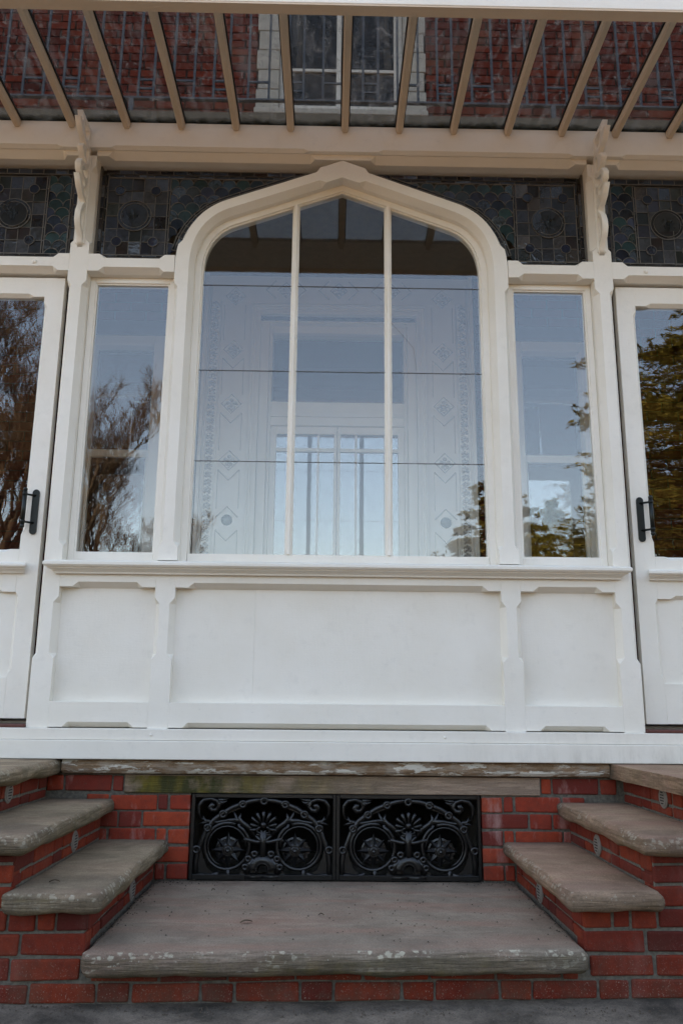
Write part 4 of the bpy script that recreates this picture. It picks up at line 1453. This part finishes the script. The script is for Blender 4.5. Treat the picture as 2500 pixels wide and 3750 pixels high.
def conifer(x, y, h, w_, label, seed, mat, tiers=16, n_leaf=26000, spread=1.0):
    r = random.Random(seed)
    t = thing('cedar_tree', label, 'tree', (x, y, -.18), 'evergreens across the garden')
    tr = MB()
    tr.tube([(x, y, -.25), (x + .1, y, h * .5), (x, y, h * .97)], [h * .028, h * .016, .03], 9)
    lf = MB(); vs = []; fs = []
    tips = []
    for k in range(tiers):
        f = k / (tiers - 1)
        z = h * (.10 + .86 * f)
        R = w_ * (1 - f) ** .98 + .25
        nb = r.randint(6, 9)
        for j in range(nb):
            a = 2 * PI * j / nb + r.uniform(-.4, .4)
            L = R * r.uniform(.62, 1.12)
            p0 = Vector((x, y, z)); d = Vector((math.cos(a), math.sin(a), r.uniform(-.03, .16)))
            p1 = p0 + d * L * .6; p2 = p0 + d * L + Vector((0, 0, -.06 * L))
            tr.tube([p0, p1, p2], [.05 * (1.2 - f), .03, .01], 4)
            tips.append((p0, p1, p2, L))
    tot = sum(q[3] for q in tips)
    rg = np.random.default_rng(seed)
    V = []
    for p0, p1, p2, L in tips:
        m = int(n_leaf * L / tot)
        side = np.array((p2 - p0).cross(Vector((0, 0, 1))).normalized()); fwd = np.array((p2 - p0).normalized())
        a0, a1, a2 = np.array(p0), np.array(p1), np.array(p2)
        # sprays: short side shoots along the branch carry the needles
        ns = max(4, int(L * 5))
        su = rg.random(ns) ** .7; sw = rg.normal(0, 1, ns); sl = (.30 * L * (1 - abs(su - .5)) ** 1.3 + .12) * spread
        k = rg.integers(0, ns, m)
        v_ = rg.random(m) ** .8
        u = np.clip(su[k] + v_ * .10, 0, 1)[:, None]
        pb = np.where(u < .6, a0 + (a1 - a0) * (u / .6), a1 + (a2 - a1) * ((u - .6) / .4))
        off = (np.sign(sw[k]) * (.25 + .75 * np.minimum(abs(sw[k]), 1.4)) * sl[k] * v_)[:, None]
        p = pb + side * off + fwd * abs(off) * .55 + rg.normal(0, .05, (m, 3)) + np.array([0, 0, -.10]) * v_[:, None] + np.array([0, 0, .12]) * rg.normal(0, 1, ns)[k][:, None]
        dr = side * np.sign(off) + fwd * .8 + rg.normal(0, .45, (m, 3)) + np.array([0, 0, .10])
        dr /= np.linalg.norm(dr, axis=1)[:, None]
        nr = np.cross(dr, rg.normal(0, 1, (m, 3)) + np.array([0, 0, .8])); nr /= np.linalg.norm(nr, axis=1)[:, None]
        ln = rg.uniform(.07, .17, m)[:, None]; wd = rg.uniform(.014, .034, m)[:, None]
        V.append(np.stack([p - dr * ln, p - nr * wd, p + dr * ln, p + nr * wd], 1).reshape(-1, 3))
    V = np.concatenate(V)
    nq = len(V) // 4
    me = bpy.data.meshes.new('crown')
    me.vertices.add(len(V)); me.vertices.foreach_set('co', V.astype(np.float32).ravel())
    me.loops.add(nq * 4); me.loops.foreach_set('vertex_index', np.arange(nq * 4, dtype=np.int32))
    me.polygons.add(nq); me.polygons.foreach_set('loop_start', np.arange(0, nq * 4, 4, dtype=np.int32))
    me.update(calc_edges=True)
    me.materials.append(mat)
    tr.build('trunk', M_bark, t)
    link('crown', me, t)
    return t
bare_tree(-12.0, -25, 19, 'tall leafless tree left of the house mirrored in the left door pane', 3)
bare_tree(-9.6, -39, 12.5, 'small leafless tree far back mirrored at the foot of the narrow left window', 23)
bare_tree(-12.2, -36, 21, 'wide leafless tree farther back mirrored in the narrow left window', 11)
conifer(16.4, -23, 22, 12.6, 'big sunlit cedar mirrored in the right hand door pane', 5, M_ced, 30, 420000)
conifer(7.7, -33, 12.4, 5.6, 'golden conifer mirrored low at the right edge of the arched window', 8, M_ced, 18, 110000)
conifer(11.0, -36, 11.2, 5.0, 'dark conifer mirrored low in the narrow right window', 15, M_con, 18, 110000)
conifer(15.5, -42, 12, 4.6, 'second far conifer standing right behind the big cedar', 9, M_con, 18, 90000)

M_wood = mat_simple('far_wood_leaves', (.10, .07, .03), .9, .5, 1.2, 0, rand=(.035, .032, .018))
M_wood.node_tree.nodes['Principled BSDF'].inputs['Specular IOR Level'].default_value = .05
fwv = []; fwf = []
r = random.Random(21)
for k in range(46):
    cx = -62 + 124 * k / 45 + r.uniform(-1, 1); cy = -54 + r.uniform(-4, 4); hh = r.uniform(4.5, 8.5); ww = r.uniform(2.2, 4)
    for _ in range(620):
        a = r.uniform(0, 2 * PI); q = r.random() ** .5; zz = r.random()
        rad = ww * q * math.sin(PI * min(.98, .12 + .84 * zz)) ** .6
        p = Vector((cx + rad * math.cos(a), cy + rad * math.sin(a), -.2 + hh * zz))
        s1 = r.uniform(.2, .5)
        ux = Vector((r.uniform(-1, 1), r.uniform(-1, 1), r.uniform(-.6, .6))).normalized() * s1
        uy = ux.cross(Vector((r.uniform(-1, 1), r.uniform(-1, 1), r.uniform(-1, 1)))).normalized() * s1 * .6
        o = len(fwv); fwv += [tuple(p - ux), tuple(p - uy), tuple(p + ux), tuple(p + uy)]; fwf.append((o, o + 1, o + 2, o + 3))
me = bpy.data.meshes.new('far_wood'); me.from_pydata(fwv, [], fwf); me.materials.append(M_wood)
link('far_wood', me, kind='stuff')

# ------------------------------------------------------------------ small leavings on the stone
M_leaf = mat_simple('dead_leaf', (.07, .045, .022), .8, .4, 60)
for i, (x, y, z, L, a, lab) in enumerate((
        (-.33, -.83, .0045, .045, .4, 'curled dead leaf on the landing nearest its left front edge'),
        (-.06, -.72, .0045, .022, .1, 'small dark leaf scrap near the middle of the landing'),
        (-.965, -1.05, RIS + .005, .035, .15, 'dead leaf on the front edge of the lowest left tread'),
        (-.52, -.30, .0045, .018, .9, 'brown leaf crumb at the back left of the landing'))):
    b = MB()
    n = 6
    rings = []
    for k in range(n + 1):
        t = k / n
        wd = .16 * L * math.sin(PI * (.08 + .84 * t)) + .0008
        px = x + math.cos(a) * L * (t - .5) ; py = y + math.sin(a) * L * (t - .5)
        pz = z + .006 * math.sin(t * 3.0)
        rings.append([(px - math.sin(a) * wd, py + math.cos(a) * wd, pz + .002), (px, py, pz - .001), (px + math.sin(a) * wd, py - math.cos(a) * wd, pz + .002), (px, py, pz + .0006)])
    b.loft(rings)
    o = b.build('fallen_leaf', M_leaf)
    o['label'] = lab; o['category'] = 'leaf'; o['group'] = 'dead leaves lying on the steps'
g = MB()
for _ in range(1100):
    if rnd.random() < .5:
        x, y, z = rnd.uniform(-.79, .79), rnd.uniform(-1.08, -.09), .002
        if rnd.random() < .6:
            y = -.07 - abs(rnd.gauss(0, .05)); x = rnd.choice((-1, 1)) * (.80 - abs(rnd.gauss(0, .12)))
            if rnd.random() < .5:
                y = rnd.uniform(-1.0, -.09); x = rnd.choice((-1, 1)) * (.815 - abs(rnd.gauss(0, .025)))
    else:
        x, y, z = rnd.uniform(-1.5, 1.5), -1.16 - abs(rnd.gauss(0, .05)), -.166
    s = rnd.uniform(.0015, .005)
    g.add([(x - s, y, z), (x + s * .6, y - s * .8, z), (x + s * .5, y + s, z), (x, y, z + s)], [(0, 1, 2), (0, 1, 3), (1, 2, 3), (2, 0, 3)])
g.build('grit', mat_simple('grit_crumbs', (.085, .066, .048), .9, .5), kind='stuff')
